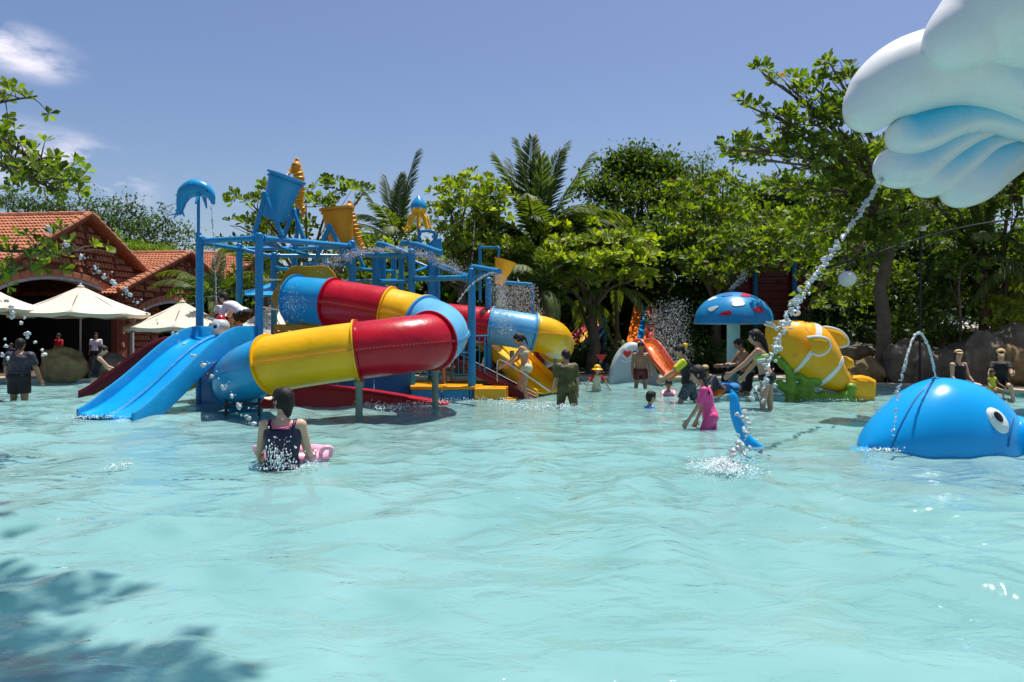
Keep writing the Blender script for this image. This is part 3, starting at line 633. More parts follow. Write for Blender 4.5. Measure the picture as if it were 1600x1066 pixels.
tree('flame_tree', 'flat topped bright green tree between the two tiled gables', 'tree', ground_at(230, 40),
     [(200, 388, 40, 42, 6), (240, 394, 40, 42, 6), (170, 372, 40, 22, 5)], .14, fork=3.6, dens=22, kind='loose', L=.14, k=10, m='flat_leaf', tint=.5, scat=.16)
hl = MB(); hx = np.linspace(-120, 120, 49); hy = np.linspace(52, 130, 20)
hv = [(x, y, -.5+(y-52)*.13+1.2*noise.noise(Vector((x*.05, y*.05, 0)))) for y in hy for x in hx]; hl.add(hv, [(j*49+i, j*49+i+1, (j+1)*49+i+1, (j+1)*49+i) for j in range(19) for i in range(48)])
M['hill_green'] = mat('hill_green', (.035, .055, .015), .95, .5, .4, .8, 2)
tag(obj('hill', hl, M['hill_green'], None, 180), kind='structure')
# hillside wood and the dark thicket behind the pool: nobody could count these crowns
def mass(name, label, blobs, L, k, dens, m, tint, scat, width=1.):
    bl = px_blobs(blobs); dens *= 1.5; L *= 1.35; pts, ax = blob_pts(bl, dens, .7, .45); me = loose(name, pts, ax, L, k, tint0=tint, scat=scat, width=width)
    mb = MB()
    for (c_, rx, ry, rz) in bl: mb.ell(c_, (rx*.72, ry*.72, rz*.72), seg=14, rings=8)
    c2 = mb.mesh('core', None, 180); at_ = c2.attributes.new('tint', 'FLOAT', 'POINT'); at_.data.foreach_set('value', np.full(len(c2.vertices), .2, np.float32))  # low core tint puts the shade between the leaves into the colour
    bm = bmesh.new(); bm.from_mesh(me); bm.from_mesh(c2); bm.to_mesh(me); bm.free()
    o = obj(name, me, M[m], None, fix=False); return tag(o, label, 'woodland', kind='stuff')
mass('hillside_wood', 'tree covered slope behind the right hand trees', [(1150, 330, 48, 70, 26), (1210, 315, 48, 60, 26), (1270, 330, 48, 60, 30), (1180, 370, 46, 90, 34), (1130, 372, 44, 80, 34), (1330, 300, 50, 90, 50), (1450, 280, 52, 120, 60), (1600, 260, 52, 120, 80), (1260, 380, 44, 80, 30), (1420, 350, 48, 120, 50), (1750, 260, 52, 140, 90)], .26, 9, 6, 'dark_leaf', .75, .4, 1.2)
tk = [(px, py, 30.5, 46, 34, 1.0) for px in range(860, 1060, 40) for py in (430, 480, 530)]
for i, px in enumerate(range(330, 1760, 46)):
    for j, py in enumerate((405, 455, 505)):
        if px < 520 and j == 0: continue
        if 1150 < px < 1250 and j < 3: continue
        if 880 < px < 1035 and j > 0: continue
        tk.append((px+rnd(-14, 14), py+rnd(-8, 8)+(8 if px < 700 else 0), 27.5+rnd(-1, 1)+(.6 if j == 0 else 0), 40, 32, 1.1))
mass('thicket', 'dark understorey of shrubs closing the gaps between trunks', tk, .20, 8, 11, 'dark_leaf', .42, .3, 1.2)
tk = [(px+rnd(-10, 10), 558+rnd(-4, 4), 24.6+rnd(-.4, .4), 26, 20, .5) for px in range(560, 1330, 30) if not 975 < px < 1030]+[(px+rnd(-10, 10), 530+rnd(-4, 4), 26.3+rnd(-.4, .4), 28, 24, .6) for px in range(420, 1560, 30) if not (880 < px < 1030)]
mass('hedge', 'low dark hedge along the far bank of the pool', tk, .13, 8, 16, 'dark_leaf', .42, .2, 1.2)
tk = [(px, 545+rnd(-4, 4), 26+rnd(-.5, .5), 40, 26, .8) for px in range(-260, 420, 40)]

# single trunks in the shade
for i, (px, Y, top, r, lb) in enumerate(((917, 24.0, 400, .09, 'thin bare dark trunk crossing the striped slides at the back'), (1506, 20.4, 420, .05, 'thin pale sapling trunk behind the whale spout'), (1562, 21.6, 420, .13, 'stout mottled trunk behind the right seated woman'))):
    t = thing('slender_tree', lb, 'tree', ground_at(px, Y)); b = ORG[t.name]; tp = P(px+rnd(-14, 14), top, Y)
    mb = MB(); q = wob(b-np.array((0, 0, .1)), tp, 7, .06); mb.tube(q, np.linspace(r, r*.55, 7), 9); obj('trunk', mb, M['bark'], t)
    p2, a2 = blob_pts([(tp, .8, .6, .35)], 22); me = rosettes('crown', p2-b, a2, .2, 7, tint0=.3); obj('crown', me, M['almond'], t, fix=False)
    for k in range(3):
        mb = MB(); s = q[4+k % 3]; mb.tube(wob(s, s+np.array((rnd(-.7, .7), rnd(-.3, .3), rnd(.5, 1.0))), 4, .2), np.linspace(r*.4, r*.12, 4), 6); obj('branch', mb, M['bark'], t)
# ---------------------------------------------------------------- tiled pavilions on the left
def pavilion(label, ax, ay, az, hw, drop, depth, tiles=True, skew=.12, arch=None, wall_tiles=True, back=True):
    """gable in the plane through (ax, *), ridge running to -X; ay centre of gable, az apex, hw half width along Y, drop apex->eave"""
    t = thing('tiled_pavilion', label, 'pavilion', (ax, ay, .06)); rd = np.array((-1, skew, 0.)); rd /= np.linalg.norm(rd); g = np.array((rd[1], -rd[0], 0)) # ridge dir, gable dir (away from camera = +)
    g = np.array((skew, 1, 0.)); g /= np.linalg.norm(g)
    A = np.array((ax, ay, az)); sl = math.hypot(hw, drop)
    # gable wall with an elliptical arch cut out
    zc = lambda u: az-.12-drop*abs(u)/hw       # wall top under the roof
    ac, aw, ah, zs = arch
    n = 48; us = np.linspace(-hw+.15, hw-.15, n+1); mb = MB(); front = np.array((.0, 0, 0))
    out = np.cross(g, (0, 0, 1.)); out = out if out[0] > 0 else -out
    for i in range(n):
        u0, u1 = us[i], us[i+1]
        def zb(u):
            d = abs(u-ac)/aw
            return .0 if d >= 1 else zs+ah*math.sqrt(max(0, 1-d*d))
        b0, b1 = zb(u0), zb(u1)
        if min(b0, b1) == 0 and max(b0, b1) > 0: b0 = b1 = 0
        p = [A*[1, 1, 0]+g*u0+np.array((0, 0, b0)), A*[1, 1, 0]+g*u1+np.array((0, 0, b1)), A*[1, 1, 0]+g*u1+np.array((0, 0, zc(u1))), A*[1, 1, 0]+g*u0+np.array((0, 0, zc(u0)))]
        mb.prism(p, (0, 0, 0), -out*.25)
    obj('gable_wall', mb, M['mortar'], t, 0)
    # arch rim
    mb = MB(); th = np.linspace(0, PI, 25); pts = [A*[1, 1, 0]+g*(ac+aw*math.cos(a))+np.array((0, 0, zs+ah*math.sin(a)))-out*.1 for a in th]
    pts = [pts[0]*[1, 1, 0]]+pts+[pts[-1]*[1, 1, 0]]
    for i in range(len(pts)-1): mb.bar(pts[i], pts[i+1], .42, .14)
    obj('arch_lining', mb, M['grey_plaster'], t, 30)
    for i in range(24):                        # voussoir tiles, one by one
        a = PI*(i+.5)/24; mb = MB(); c = A*[1, 1, 0]+g*(ac+(aw+.16)*math.cos(a))+np.array((0, 0, zs+(ah+.16)*math.sin(a)))+out*.05
        tn = g*(-(aw+.16)*math.sin(a))+np.array((0, 0, (ah+.16)*math.cos(a))); ln = np.linalg.norm(tn)*PI/24*.94; tn /= np.linalg.norm(tn)
        mb.bar(c-tn*ln/2, c+tn*ln/2, .16, .24); o = obj('arch_tile', mb, M['terra'], t, 0, bevel=.02)
    # projecting clay tiles in courses on the gable
    mb = MB(); z = .35; row = 0
    while z < az-.5:
        u = -hw+.4+(.10 if row % 2 else 0)
        while u < hw-.3:
            d = abs(u-ac)/(aw+.38); inside = d < 1 and z < zs+(ah+.38)*math.sqrt(1-d*d) or (abs(u-ac) < aw+.36 and z < zs)
            band = (row % 8 in (0,)) 
            if z+.2 < zc(u) and not inside and not (abs(abs(u)-.05) < .12) and (int((u+20)/1.15) % 1 == 0) and ((u+20) % 1.2 > .16):
                c = A*[1, 1, 0]+g*u+np.array((0, 0, z))
                a = []
                for k in range(5):
                    w_ = PI*k/4; a.append(c+g*(.078*math.cos(w_))+np.array((0, 0, .15-.07*math.sin(w_)*0))+out*(.02+.085*math.sin(w_)))
                b = [c+g*(.085*math.cos(PI*k/4))+out*(.03+.15*math.sin(PI*k/4))-np.array((0, 0, .04)) for k in range(5)]
                mb.add(a+b, [(k, k+1, 6+k, 5+k) for k in range(4)])
            u += .19
        z += .26; row += 1
    o = obj('gable_tiles', mb, M['terra'], t, 0, fix=False); tag(o, kind='stuff')
    mb = MB()
    z = .30
    while z < az-.5:
        for u0 in np.arange(-hw+.3, hw-.3, .6):
            um = u0+.3; d = abs(um-ac)/(aw+.6)
            if z < zc(um)-.35 and not ((d < 1 and z < zs+(ah+.5)*math.sqrt(1-d*d)) or (abs(um-ac) < aw+.5 and z < zs)):
                c = A*[1, 1, 0]+g*um+np.array((0, 0, z))+out*.03; mb.bar(c-g*.29, c+g*.29, .1, .05)
        z += .26
    tag(obj('brick_courses', mb, M['terra_dark'], t, 0), kind='stuff')
    # roof slabs and pantiles
    for s in (-1, 1):
        mb = MB(); dn = g*s*hw-np.array((0, 0, drop)); dn /= np.linalg.norm(dn)
        nn = np.cross(rd, dn); nn = nn if nn[2] > 0 else -nn
        o0 = A+out*.32; e = dn*(sl+.25)
        mb.prism([o0, o0+rd*depth, o0+rd*depth+e, o0+e], -nn*.02, -nn*.10); obj('roof_slope', mb, M['terra_dark'], t, 0)
        if s == -1 and tiles:
            mb = MB(); tw, tl = .155, .30; nr_ = int((sl+.25)/tl*1.02)+1; nc = int(depth/tw); prof = [(0, .0), (.25, .045), (.5, .055), (.75, .03), (1, .0)]
            for r_ in range(nr_):
                for c_ in range(nc):
                    j = rnd(-.006, .006); b = o0+rd*(c_*tw+.02)+dn*(r_*tl)+nn*(.035+j)
                    e2 = b+dn*(tl+.05)+nn*.028
                    v = [b+rd*tw*f+nn*h for f, h in prof]+[e2+rd*tw*f+nn*h for f, h in prof]+[e2+rd*tw*f+nn*(h-.03) for f, h in prof]
                    b2 = b-nn*.028; v[:5] = [b2+rd*tw*f+nn*h for f, h in prof]
                    mb.add(v, [(k, k+1, 6+k, 5+k) for k in range(4)]+[(5+k, 6+k, 11+k, 10+k) for k in range(4)])
            o = obj('roof_tiles', mb, M['terra'], t, 0, fix=False); tag(o, kind='stuff')
        # verge tiles down each rake: single pieces
        k = int((sl+.2)/.36)
        for i in range(k):
            mb = MB(); a = o0+dn*(i*.36)+nn*.07-out*.02; b = a+dn*.40+nn*.03
            mb.tube([a, b], [.10, .115], 8); obj('verge_tile', mb, M['terra'], t, 40)
    for i in range(int(depth/.42)):
        mb = MB(); a = A+out*.3+rd*(i*.42)+np.array((0, 0, .04)); mb.tube([a, a+rd*.46+np.array((0, 0, .02))], [.11, .125], 8); obj('ridge_tile', mb, M['terra'], t, 40)
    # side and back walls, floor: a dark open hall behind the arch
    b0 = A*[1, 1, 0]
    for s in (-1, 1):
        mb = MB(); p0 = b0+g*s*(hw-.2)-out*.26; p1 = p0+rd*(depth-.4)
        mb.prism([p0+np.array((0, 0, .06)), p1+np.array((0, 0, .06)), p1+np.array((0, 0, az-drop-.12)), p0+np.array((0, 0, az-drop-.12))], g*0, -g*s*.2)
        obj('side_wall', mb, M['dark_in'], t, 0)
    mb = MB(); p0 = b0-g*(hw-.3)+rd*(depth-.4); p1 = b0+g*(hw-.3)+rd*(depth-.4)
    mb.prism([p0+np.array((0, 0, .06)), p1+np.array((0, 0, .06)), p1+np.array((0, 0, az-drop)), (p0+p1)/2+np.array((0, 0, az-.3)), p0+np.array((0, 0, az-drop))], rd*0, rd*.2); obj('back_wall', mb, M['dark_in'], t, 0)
    return t
pavilion('nearest tiled pavilion with the wide dark arch behind the umbrellas', -16.3, 28.0, 5.86, 4.95, 2.75, 11, arch=(-1.25, 3.75, 1.55, 1.85))
pavilion('second tiled pavilion, its gable between the flat green tree and the left tower post', -15.15, 34.0, 5.03, 4.9, 1.98, 9, arch=(-.6, 3.3, 1.2, 1.6))
pavilion('third and farthest tiled pavilion seen through the blue tower posts', -14.6, 43.0, 6.0, 5.2, 2.1, 9, arch=(0, 3.3, 1.2, 1.6))
# maroon building on the right behind the mushroom
t = thing('maroon_building', 'dark red boarded building with blue posts behind the mushroom and the clown fish', 'building', ground_at(1200, 25.6))
b = ORG[t.name]; mb = MB(); x0, x1 = (1140-800)/F*26, (1262-800)/F*26; z0, z1 = .06, 1.45+(HZ-398)/F*26
for i in range(16):
    z = z0+(z1-z0)*i/16; m1 = MB(); m1.box(((x0+x1)/2, 26+rnd(-.004, .004), z+(z1-z0)/32), (x1-x0, .06, (z1-z0)/16-.015)); obj('board', m1, M['maroon'], t, 0, bevel=.006)
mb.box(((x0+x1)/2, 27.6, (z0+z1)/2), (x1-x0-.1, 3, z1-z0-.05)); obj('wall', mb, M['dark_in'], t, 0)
for px in (1143, 1180, 1241):
    m1 = MB(); m1.tube([ground_at(px, 25.8, 0), ground_at(px, 25.8, z1)], .09, 12); obj('post', m1, M['dark_blue'], t)
m1 = MB(); m1.box(((x0+x1)/2, 26.6, z1+.06), (x1-x0+.5, 2.6, .10), rx=R(-3)); obj('roof', m1, M['grey_gel'], t, 0)

# ---------------------------------------------------------------- umbrellas
def umbrella(label, px, Y, eave_py, top_py, half_px, rot=22, m='canvas', group='cream umbrellas on the left bank', zbase=.1, sides=8):
    c = ground_at(px, Y, zbase); t = thing('patio_umbrella', label, 'umbrella', c, group); ze = CZ+(HZ-eave_py)/F*Y; zt = CZ+(HZ-top_py)/F*Y; r = half_px/F*Y
    tip = np.array((c[0], c[1], zt)); cor = [np.array((c[0]+r*math.cos(2*PI*k/sides+R(rot)), c[1]+r*math.sin(2*PI*k/sides+R(rot)), ze+rnd(-.02, .02))) for k in range(sides)]
    for k in range(sides):
        a, b = cor[k], cor[(k+1) % sides]; mb = MB(); n = 8; rings = []
        for i in range(n+1):
            s = i/n; row = []
            for j in range(7):
                f = j/6; q = tip+(a*(1-f)+b*f-tip)*s; q = q+np.array((0, 0, .10*math.sin(PI*s)*(-1)*.5-.05*math.sin(PI*f)*s)); row.append(q)
            rings.append(row)
        rings.append([q-np.array((0, 0, .11+.015*math.sin(j*2.)))*1 for j, q in enumerate(rings[-1])])
        V = [q for row in rings for q in row]; mb.add(V, [(i*7+j, i*7+j+1, (i+1)*7+j+1, (i+1)*7+j) for i in range(n+1) for j in range(6)])
        o = obj('canopy_panel', mb, M[m], t, 30, fix=False)
        sm = o.modifiers.new('thick', 'SOLIDIFY'); sm.thickness = .006
        m1 = MB(); m1.bar(tip-np.array((0, 0, .05)), a*.97+tip*.03-np.array((0, 0, .04)), .02, .02); obj('rib', m1, M['black_metal'], t, 0)
    m1 = MB(); m1.tube([c, tip+np.array((0, 0, .04))], .028, 10); obj('pole', m1, M['grey_plaster'], t)
    m1 = MB(); m1.lathe(tip+np.array((0, 0, .0)), [(.0, .09), (.03, .07), (.035, .03), (.09, .0), (.1, -.03)], 16); obj('cap', m1, M[m], t)
    m1 = MB(); m1.lathe(c, [(0, .12), (.06, .12), (.26, .08), (.28, 0)], 20); obj('base', m1, M['black_metal'], t)
    return t
umbrella('cream umbrella in front of the wide arch, leaf shadows on its canopy', 126, 22.3, 490, 447, 98)
umbrella('cream umbrella cut by the left photo edge, next to the arch', -22, 20.8, 482, 446, 84, 10)
umbrella('cream umbrella right of the arch, behind the leftmost blue tower post', 285, 23.2, 512, 471, 84, 15)
umbrella('whitish umbrella seen through the tower posts behind the climbing adult', 425, 24.0, 520, 478, 78, 30, 'canvas_white')
umbrella('cream umbrella half hidden in the shrubs behind the whale', 1478, 27, 512, 486, 62, 12, 'canvas_white', 'umbrellas beyond the right shrubs')
umbrella('pale umbrella showing just right of the clown fish fin', 1335, 28, 524, 505, 44, 12, 'canvas_white', 'umbrellas beyond the right shrubs')
umbrella('pale umbrella far back above the yellow end of the tube slide', 893, 31, 507, 492, 40, 12, 'canvas_white', 'umbrellas beyond the right shrubs')

# ---------------------------------------------------------------- boulders
def boulder(label, c, r, m='rock', seed=0, rot=0, grp='boulders on the pool bank'):
    me = bpy.data.meshes.new('boulder'); bm = bmesh.new(); bmesh.ops.create_icosphere(bm, subdivisions=5, radius=1)
    cr, sr = math.cos(rot), math.sin(rot)
    for v in bm.verts:
        p = v.co.normalized(); d = 1+.34*noise.noise(p*1.15+Vector((seed*7.3, 0, 0)))+.16*noise.noise(p*2.6+Vector((0, seed*3.1, 0)))+.05*noise.noise(p*7+Vector((seed, 0, 0)))
        # flat facets: clip by a few random planes
        q = p*d
        for k in range(6):
            rr = random.Random(seed*31+k); nv = Vector((rr.uniform(-1, 1), rr.uniform(-1, 1), rr.uniform(-.6, 1))).normalized(); e = q.dot(nv)-.80
            if e > 0: q = q-nv*e*.85
        x, y, z = q.x*r[0], q.y*r[1], q.z*r[2]; v.co = (x*cr-y*sr, x*sr+y*cr, z)
    bm.to_mesh(me); bm.free(); me.polygons.foreach_set('use_smooth', [True]*len(me.polygons))
    o = bpy.data.objects.new('boulder', me); C.objects.link(o); me.materials.append(M[m]); o.location = c; ORG[o.name] = np.array(c)
    return tag(o, label, 'boulder', grp)
k = 1/F
boulder('mossy boulder with pale patches beside the woman in the black swimsuit', P(98, 572, 21.2), (.68, .55, .62), 'rock_gold', 1)
boulder('dull grey boulder in the shade behind the woman in the black swimsuit', P(165, 575, 21.8), (.72, .5, .45), 'rock', 2)
boulder('tall leaning brown boulder just behind the left slope of the whale', P(1418, 568, 20.2), (.82, .6, .74), 'rock', 3, .3)
boulder('low tan boulder just right of the clown fish tail', P(1355, 585, 20.2), (.62, .5, .42), 'rock_gold', 4)
boulder('rounded boulder peeking out above the clown fish tail', P(1338, 548, 21.2), (.5, .4, .28), 'rock', 5)
boulder('dark boulder between the two seated people in visors', P(1530, 568, 19.6), (.62, .5, .85), 'rock', 6)
boulder('dark boulder right of the tall leaning one, mostly hidden by the whale', P(1468, 580, 20.2), (.6, .5, .62), 'rock', 7)
boulder('tan boulder at the right photo edge beside the seated woman', P(1590, 572, 18.8), (.42, .4, .55), 'rock_gold', 8)
boulder('shadowed boulder behind the seated man in the visor', P(1498, 560, 20.6), (.6, .5, .5), 'rock', 9)
boulder('dark boulder behind the seated woman, partly lit', P(1578, 545, 20.0), (.55, .5, .62), 'rock', 10)
# ---------------------------------------------------------------- play tower
tw = thing('play_tower', 'blue pipe play tower with platforms in the middle of the pool', 'play tower', (-4.6, 16.8, -.47))
def post(px, top, bot_z, Y, r=.078, name='post', capd=True, par=None, m='blue_pipe'):
    x = (px-800)/F*Y; zt = CZ+(HZ-top)/F*Y; mb = MB(); mb.tube([(x, Y, bot_z), (x, Y, zt)], r, 16)
    if capd: mb.ell((x, Y, zt), (r*1.0, r*1.0, r*.6), seg=16, rings=8)
    return obj(name, mb, M[m], par or tw)
def beam(a, b, r=.055, name='beam', par=None, m='blue_pipe', fl=True):
    a = P(*a) if len(a) == 3 else a; b = P(*b); mb = MB(); mb.tube([a, b], r, 12)
    if fl:
        d = nrm(b-a)
        for e, s in ((a, 1), (b, -1)): mb.tube([e+d*s*.09, e+d*s*.13], r*1.45, 14)
    return obj(name, mb, M[m], par or tw)
FZ = -.47
# front and back posts (x pixel, top pixel, foot height, distance, radius)
for a in ((312, 371, FZ, 15.5), (405, 367, FZ, 14.9, .08), (374, 383, 1.2, 17.2, .075), (428, 397, 1.2, 17.6, .075), (460, 382, 1.4, 18.4), (550, 379, 1.0, 16.9, .085), (507, 400, 1.2, 18.8, .07), (588, 398, .6, 17.4, .10), (598, 404, .6, 17.9, .08), (615, 402, .6, 19, .07), (627, 386, .6, 18.4, .07),
          (643, 392, FZ, 16.3, .082), (674, 392, .3, 17.4, .082), (683, 420, .3, 18.2, .075), (737, 422, FZ, 15.9, .085), (763, 436, .1, 17.3, .075)):
    post(a[0], a[1], a[2], a[3], *(a[4:5]))
for a, b, r in (((312, 377, 15.5), (405, 372, 14.9), .06), ((405, 372, 14.9), (550, 385, 16.9), .06), ((312, 379, 15.5), (374, 389, 17.2), .05), ((374, 389, 17.2), (428, 402, 17.6), .05),
                ((405, 378, 14.9), (478, 398, 17.6), .045), ((428, 400, 17.6), (550, 400, 18.6), .05), ((374, 389, 17.2), (460, 388, 18.4), .05), ((460, 389, 18.4), (550, 386, 16.9), .05),
                ((475, 413, 15.8), (550, 414, 16.9), .04), ((428, 419, 17.6), (475, 424, 17.2), .045), ((550, 398, 16.9), (643, 399, 16.3), .055), ((550, 390, 16.9), (598, 408, 17.9), .045), ((588, 441, 17.4), (643, 440, 16.6), .04), ((512, 440, 17.4), (643, 438, 17.5), .035),
                ((645, 436, 16.3), (733, 434, 15.9), .06), ((643, 426, 16.3), (683, 412, 18.2), .035), ((683, 418, 18.2), (737, 432, 15.9), .035), ((588, 402, 17.4), (674, 398, 17.4), .05), ((627, 400, 18.4), (683, 424, 18.2), .04),
                ((550, 420, 16.9), (615, 424, 19), .04)):
    beam(a, b, r)
# water arms: pipe out of the post top, bent, running right and down
for pts, r in (([(590, 400, 16.6), (590, 386, 16.6), (598, 382, 16.5), (643, 399, 16.3)], .06), ([(627, 392, 18.2), (627, 384, 18.2), (634, 379, 18.1), (676, 392, 17.8)], .055), ([(643, 396, 16.8), (643, 386, 16.8), (650, 382, 16.7), (690, 395, 16.2)], .06),
               ([(737, 425, 15.9), (738, 418, 15.9), (746, 418, 15.8), (780, 424, 14.9)], .055), ([(737, 434, 15.9), (758, 428, 15.5), (782, 425, 14.9)], .04), ([(683, 412, 17.8), (700, 418, 17.2), (715, 424, 16.9)], .04)):
    mb = MB(); mb.tube(crom([P(*q) for q in pts], 5), r, 12); obj('spray_arm', mb, M['blue_pipe'], tw)
# platforms, walls, yellow rims
def slab(name, corners, z, th, m, bev=.01, par=None):
    mb = MB(); mb.prism([(x, y, z) for x, y in corners], (0, 0, 0), (0, 0, -th)); return obj(name, mb, M[m], par or tw, 0, bevel=bev)
def XY(px, Y): return ((px-800)/F*Y, Y)
slab('platform', [XY(332, 15.3), XY(405, 14.8), XY(430, 17.6), XY(345, 18)], 1.30, .12, 'yellow_paint')
slab('platform', [XY(428, 15.6), XY(560, 15.7), XY(600, 18.6), XY(428, 18.4)], 1.60, .13, 'bucket_yellow')
slab('platform', [XY(470, 15.55), XY(641, 16.25), XY(690, 18.8), XY(470, 18.4)], .64, .06, 'yellow_paint')
slab('platform', [XY(641, 15.75), XY(742, 15.75), XY(775, 17.8), XY(641, 17.8)], .27, .07, 'yellow_paint')
def wall(name, a, b, z0, z1, m='dark_blue', th=.06):
    a = np.array((*a, z0)); b = np.array((*b, z0)); d = nrm(b-a); nn = np.array((d[1], -d[0], 0))*th/2; mb = MB()
    mb.prism([a, b, b+np.array((0, 0, z1-z0)), a+np.array((0, 0, z1-z0))], nn, -nn); return obj(name, mb, M[m], tw, 0, bevel=.012)
for i in range(3):                       # blue cladding panels with joints
    a = XY(470+57.5*i, 15.62+.20*i); b = XY(470+57.5*(i+1)-1, 15.62+.20*(i+1)); wall('wall_panel', a, b, FZ, .575)
wall('wall_panel', XY(643, 15.85), XY(690, 15.84), FZ, .195, 'blue_shell'); wall('wall_panel', XY(691, 15.84), XY(733, 15.84), FZ, .195, 'blue_shell')
wall('wall_panel', XY(316, 15.42), XY(346, 14.95), FZ, 1.17, 'dark_blue'); wall('wall_panel', XY(347, 14.95), XY(404, 14.9), FZ, 1.17, 'dark_blue')
wall('wall_panel', XY(316, 15.5), XY(345, 17.9), FZ, 1.17, 'dark_blue'); wall('wall_panel', XY(428, 17.0), XY(475, 17.2), .6, 1.46, 'bucket_yellow')
# steps going down to the right
for i, (z, p0, p1) in enumerate(((.24, 742, 790), (.0, 790, 806), (-.22, 806, 822))):
    mb = MB(); x0, _ = XY(p0, 15.9); x1, _ = XY(p1, 15.9); mb.prism([(x0, 15.6+.05*i, FZ), (x1, 15.6+.05*i, FZ), (x1+.12, 17.1, FZ), (x0+.12, 17.1, FZ)], (0, 0, 0), (0, 0, z-FZ)); obj('step', mb, M['yellow_paint'], tw, 0, bevel=.02)
# hand rail at the steps and guard rail with bars
mb = MB(); mb.tube(crom([P(777, 596, 16.2), P(777, 568, 16.2), P(783, 563, 16.1), P(810, 578, 15.9), P(828, 590, 15.9), P(860, 612, 15.9)], 5), .016, 8); obj('hand_rail', mb, M['chrome'], tw)
for y0, lab in ((525, 'top'), (585, 'bottom')):
    beam((655, y0+1, 16.9), (762, y0, 16.6), .02, 'guard_rail', fl=False)
for i in range(13):
    px = 659+8.2*i; mb = MB(); mb.tube([P(px, 526, 16.9-.003*(px-655)), P(px, 585, 16.9-.003*(px-655))], .011 if i % 4 else .02, 6); obj('guard_bar', mb, M['blue_pipe'], tw)
beam((650, 552, 16.4), (736, 551, 16.2), .014, 'guard_rail', fl=False)
for (x0, y0, x1, y1) in ((410, 437, 440, 437), (410, 480, 440, 485)):
    beam((x0, y0, 16.6), (x1, y1, 16.6), .018, 'guard_rail', m='chrome', fl=False)
mb = MB(); a, b, c, d = P(381, 455, 17.4), P(425, 442, 17.8), P(428, 461, 17.2), P(384, 461, 16.9)
mb.add([a, b, c, d, a-(0, 0, .03), b-(0, 0, .03), c-(0, 0, .03), d-(0, 0, .03)], [(0, 1, 2, 3), (7, 6, 5, 4), (0, 4, 5, 1), (1, 5, 6, 2), (2, 6, 7, 3), (3, 7, 4, 0)]); obj('awning', mb, M['blue_shell'], tw, 0)

# ---------------------------------------------------------------- tube slides
def tube_slide(name, label, pts, cuts, mats, r=.485, flange=.05, seam=True, group='enclosed tube slides of the tower', samples=14):
    path = crom([P(*p) for p in pts], samples); n = len(path)
    t = thing(name, label, 'tube slide', (path[:, 0].mean(), path[:, 1].mean(), FZ), group)
    up = np.array((0, 0, 1.))
    bounds = [0]+[c*samples for c in cuts]+[n-1]; bounds = [int(round(b)) for b in bounds]
    def frame(i):
        a = path[max(0, i-1)]; b = path[min(n-1, i+1)]; T = nrm(b-a); x = nrm(np.cross(T, up)); return T, x, np.cross(x, T)
    for k in range(len(bounds)-1):
        i0, i1 = bounds[k], bounds[k+1]; rings = []
        for i in range(i0, i1+1):
            T, x, y = frame(i); an = np.arange(40)/40*2*PI; rings.append(path[i]+r*(np.cos(an)[:, None]*x+np.sin(an)[:, None]*y))
        mb = MB(); mb.loft(rings, cap=False)
        o = obj('tube_section', mb, M[mats[k]], t, 70, fix=True)
        sm = o.modifiers.new('wall', 'SOLIDIFY'); sm.thickness = .03; sm.offset = -1
        if seam:                               # bolted side flanges where upper and lower shell meet
            for s in (-1, 1):
                mb = MB(); rr = []
                for i in range(i0, i1+1):
                    T, x, y = frame(i); c = path[i]+x*s*(r+.018); rr.append(np.array([c-x*.028-y*.016, c+x*.028-y*.016, c+x*.028+y*.016, c-x*.028+y*.016]))
                mb.loft(rr); obj('seam_flange', mb, M[mats[k]], o, 30)
            mb = MB()
            for i in range(i0+1, i1, 1):
                T, x, y = frame(i)
                for s in (-1, 1): mb.box(path[i]+x*s*(r+.034)+y*.02, (.022, .022, .014))
            if mb.n: tag(obj('bolts', mb, M['steel'], o, 0), kind='stuff')
        for i, sgn in ((i0, 1), (i1, -1)):      # round end flanges, two back to back at every joint
            T, x, y = frame(i); c = path[i]+T*sgn*.018; an = np.arange(40)/40*2*PI; u = np.cos(an)[:, None]*x+np.sin(an)[:, None]*y; mb = MB()
            rings = [c+u*(r-.01)-T*.014, c+u*(r+flange)-T*.014, c+u*(r+flange)+T*.014, c+u*(r-.01)+T*.014, c+u*(r-.01)-T*.014]
            mb.loft(rings, cap=False); obj('ring_flange', mb, M[mats[k]], o, 30)
    return t, path
ts, tp = tube_slide('tube_slide', 'big tube slide in blue, red and yellow looping across the front of the tower',
    [(462, 468, 15.5), (520, 474, 15.1), (560, 480, 14.95), (606, 488, 14.8), (650, 498, 14.65), (682, 510, 14.2), (690, 522, 13.5), (672, 533, 12.85), (625, 540, 12.5), (560, 548, 12.4), (500, 556, 12.4), (440, 566, 12.45), (400, 577, 12.7), (378, 589, 13.3), (374, 600, 14.1)],
    [1, 3, 4.35, 6.9, 9, 11.35], ['blue_shell', 'red_shell', 'yellow_shell', 'pale_blue', 'red_shell', 'yellow_shell', 'blue_shell'])
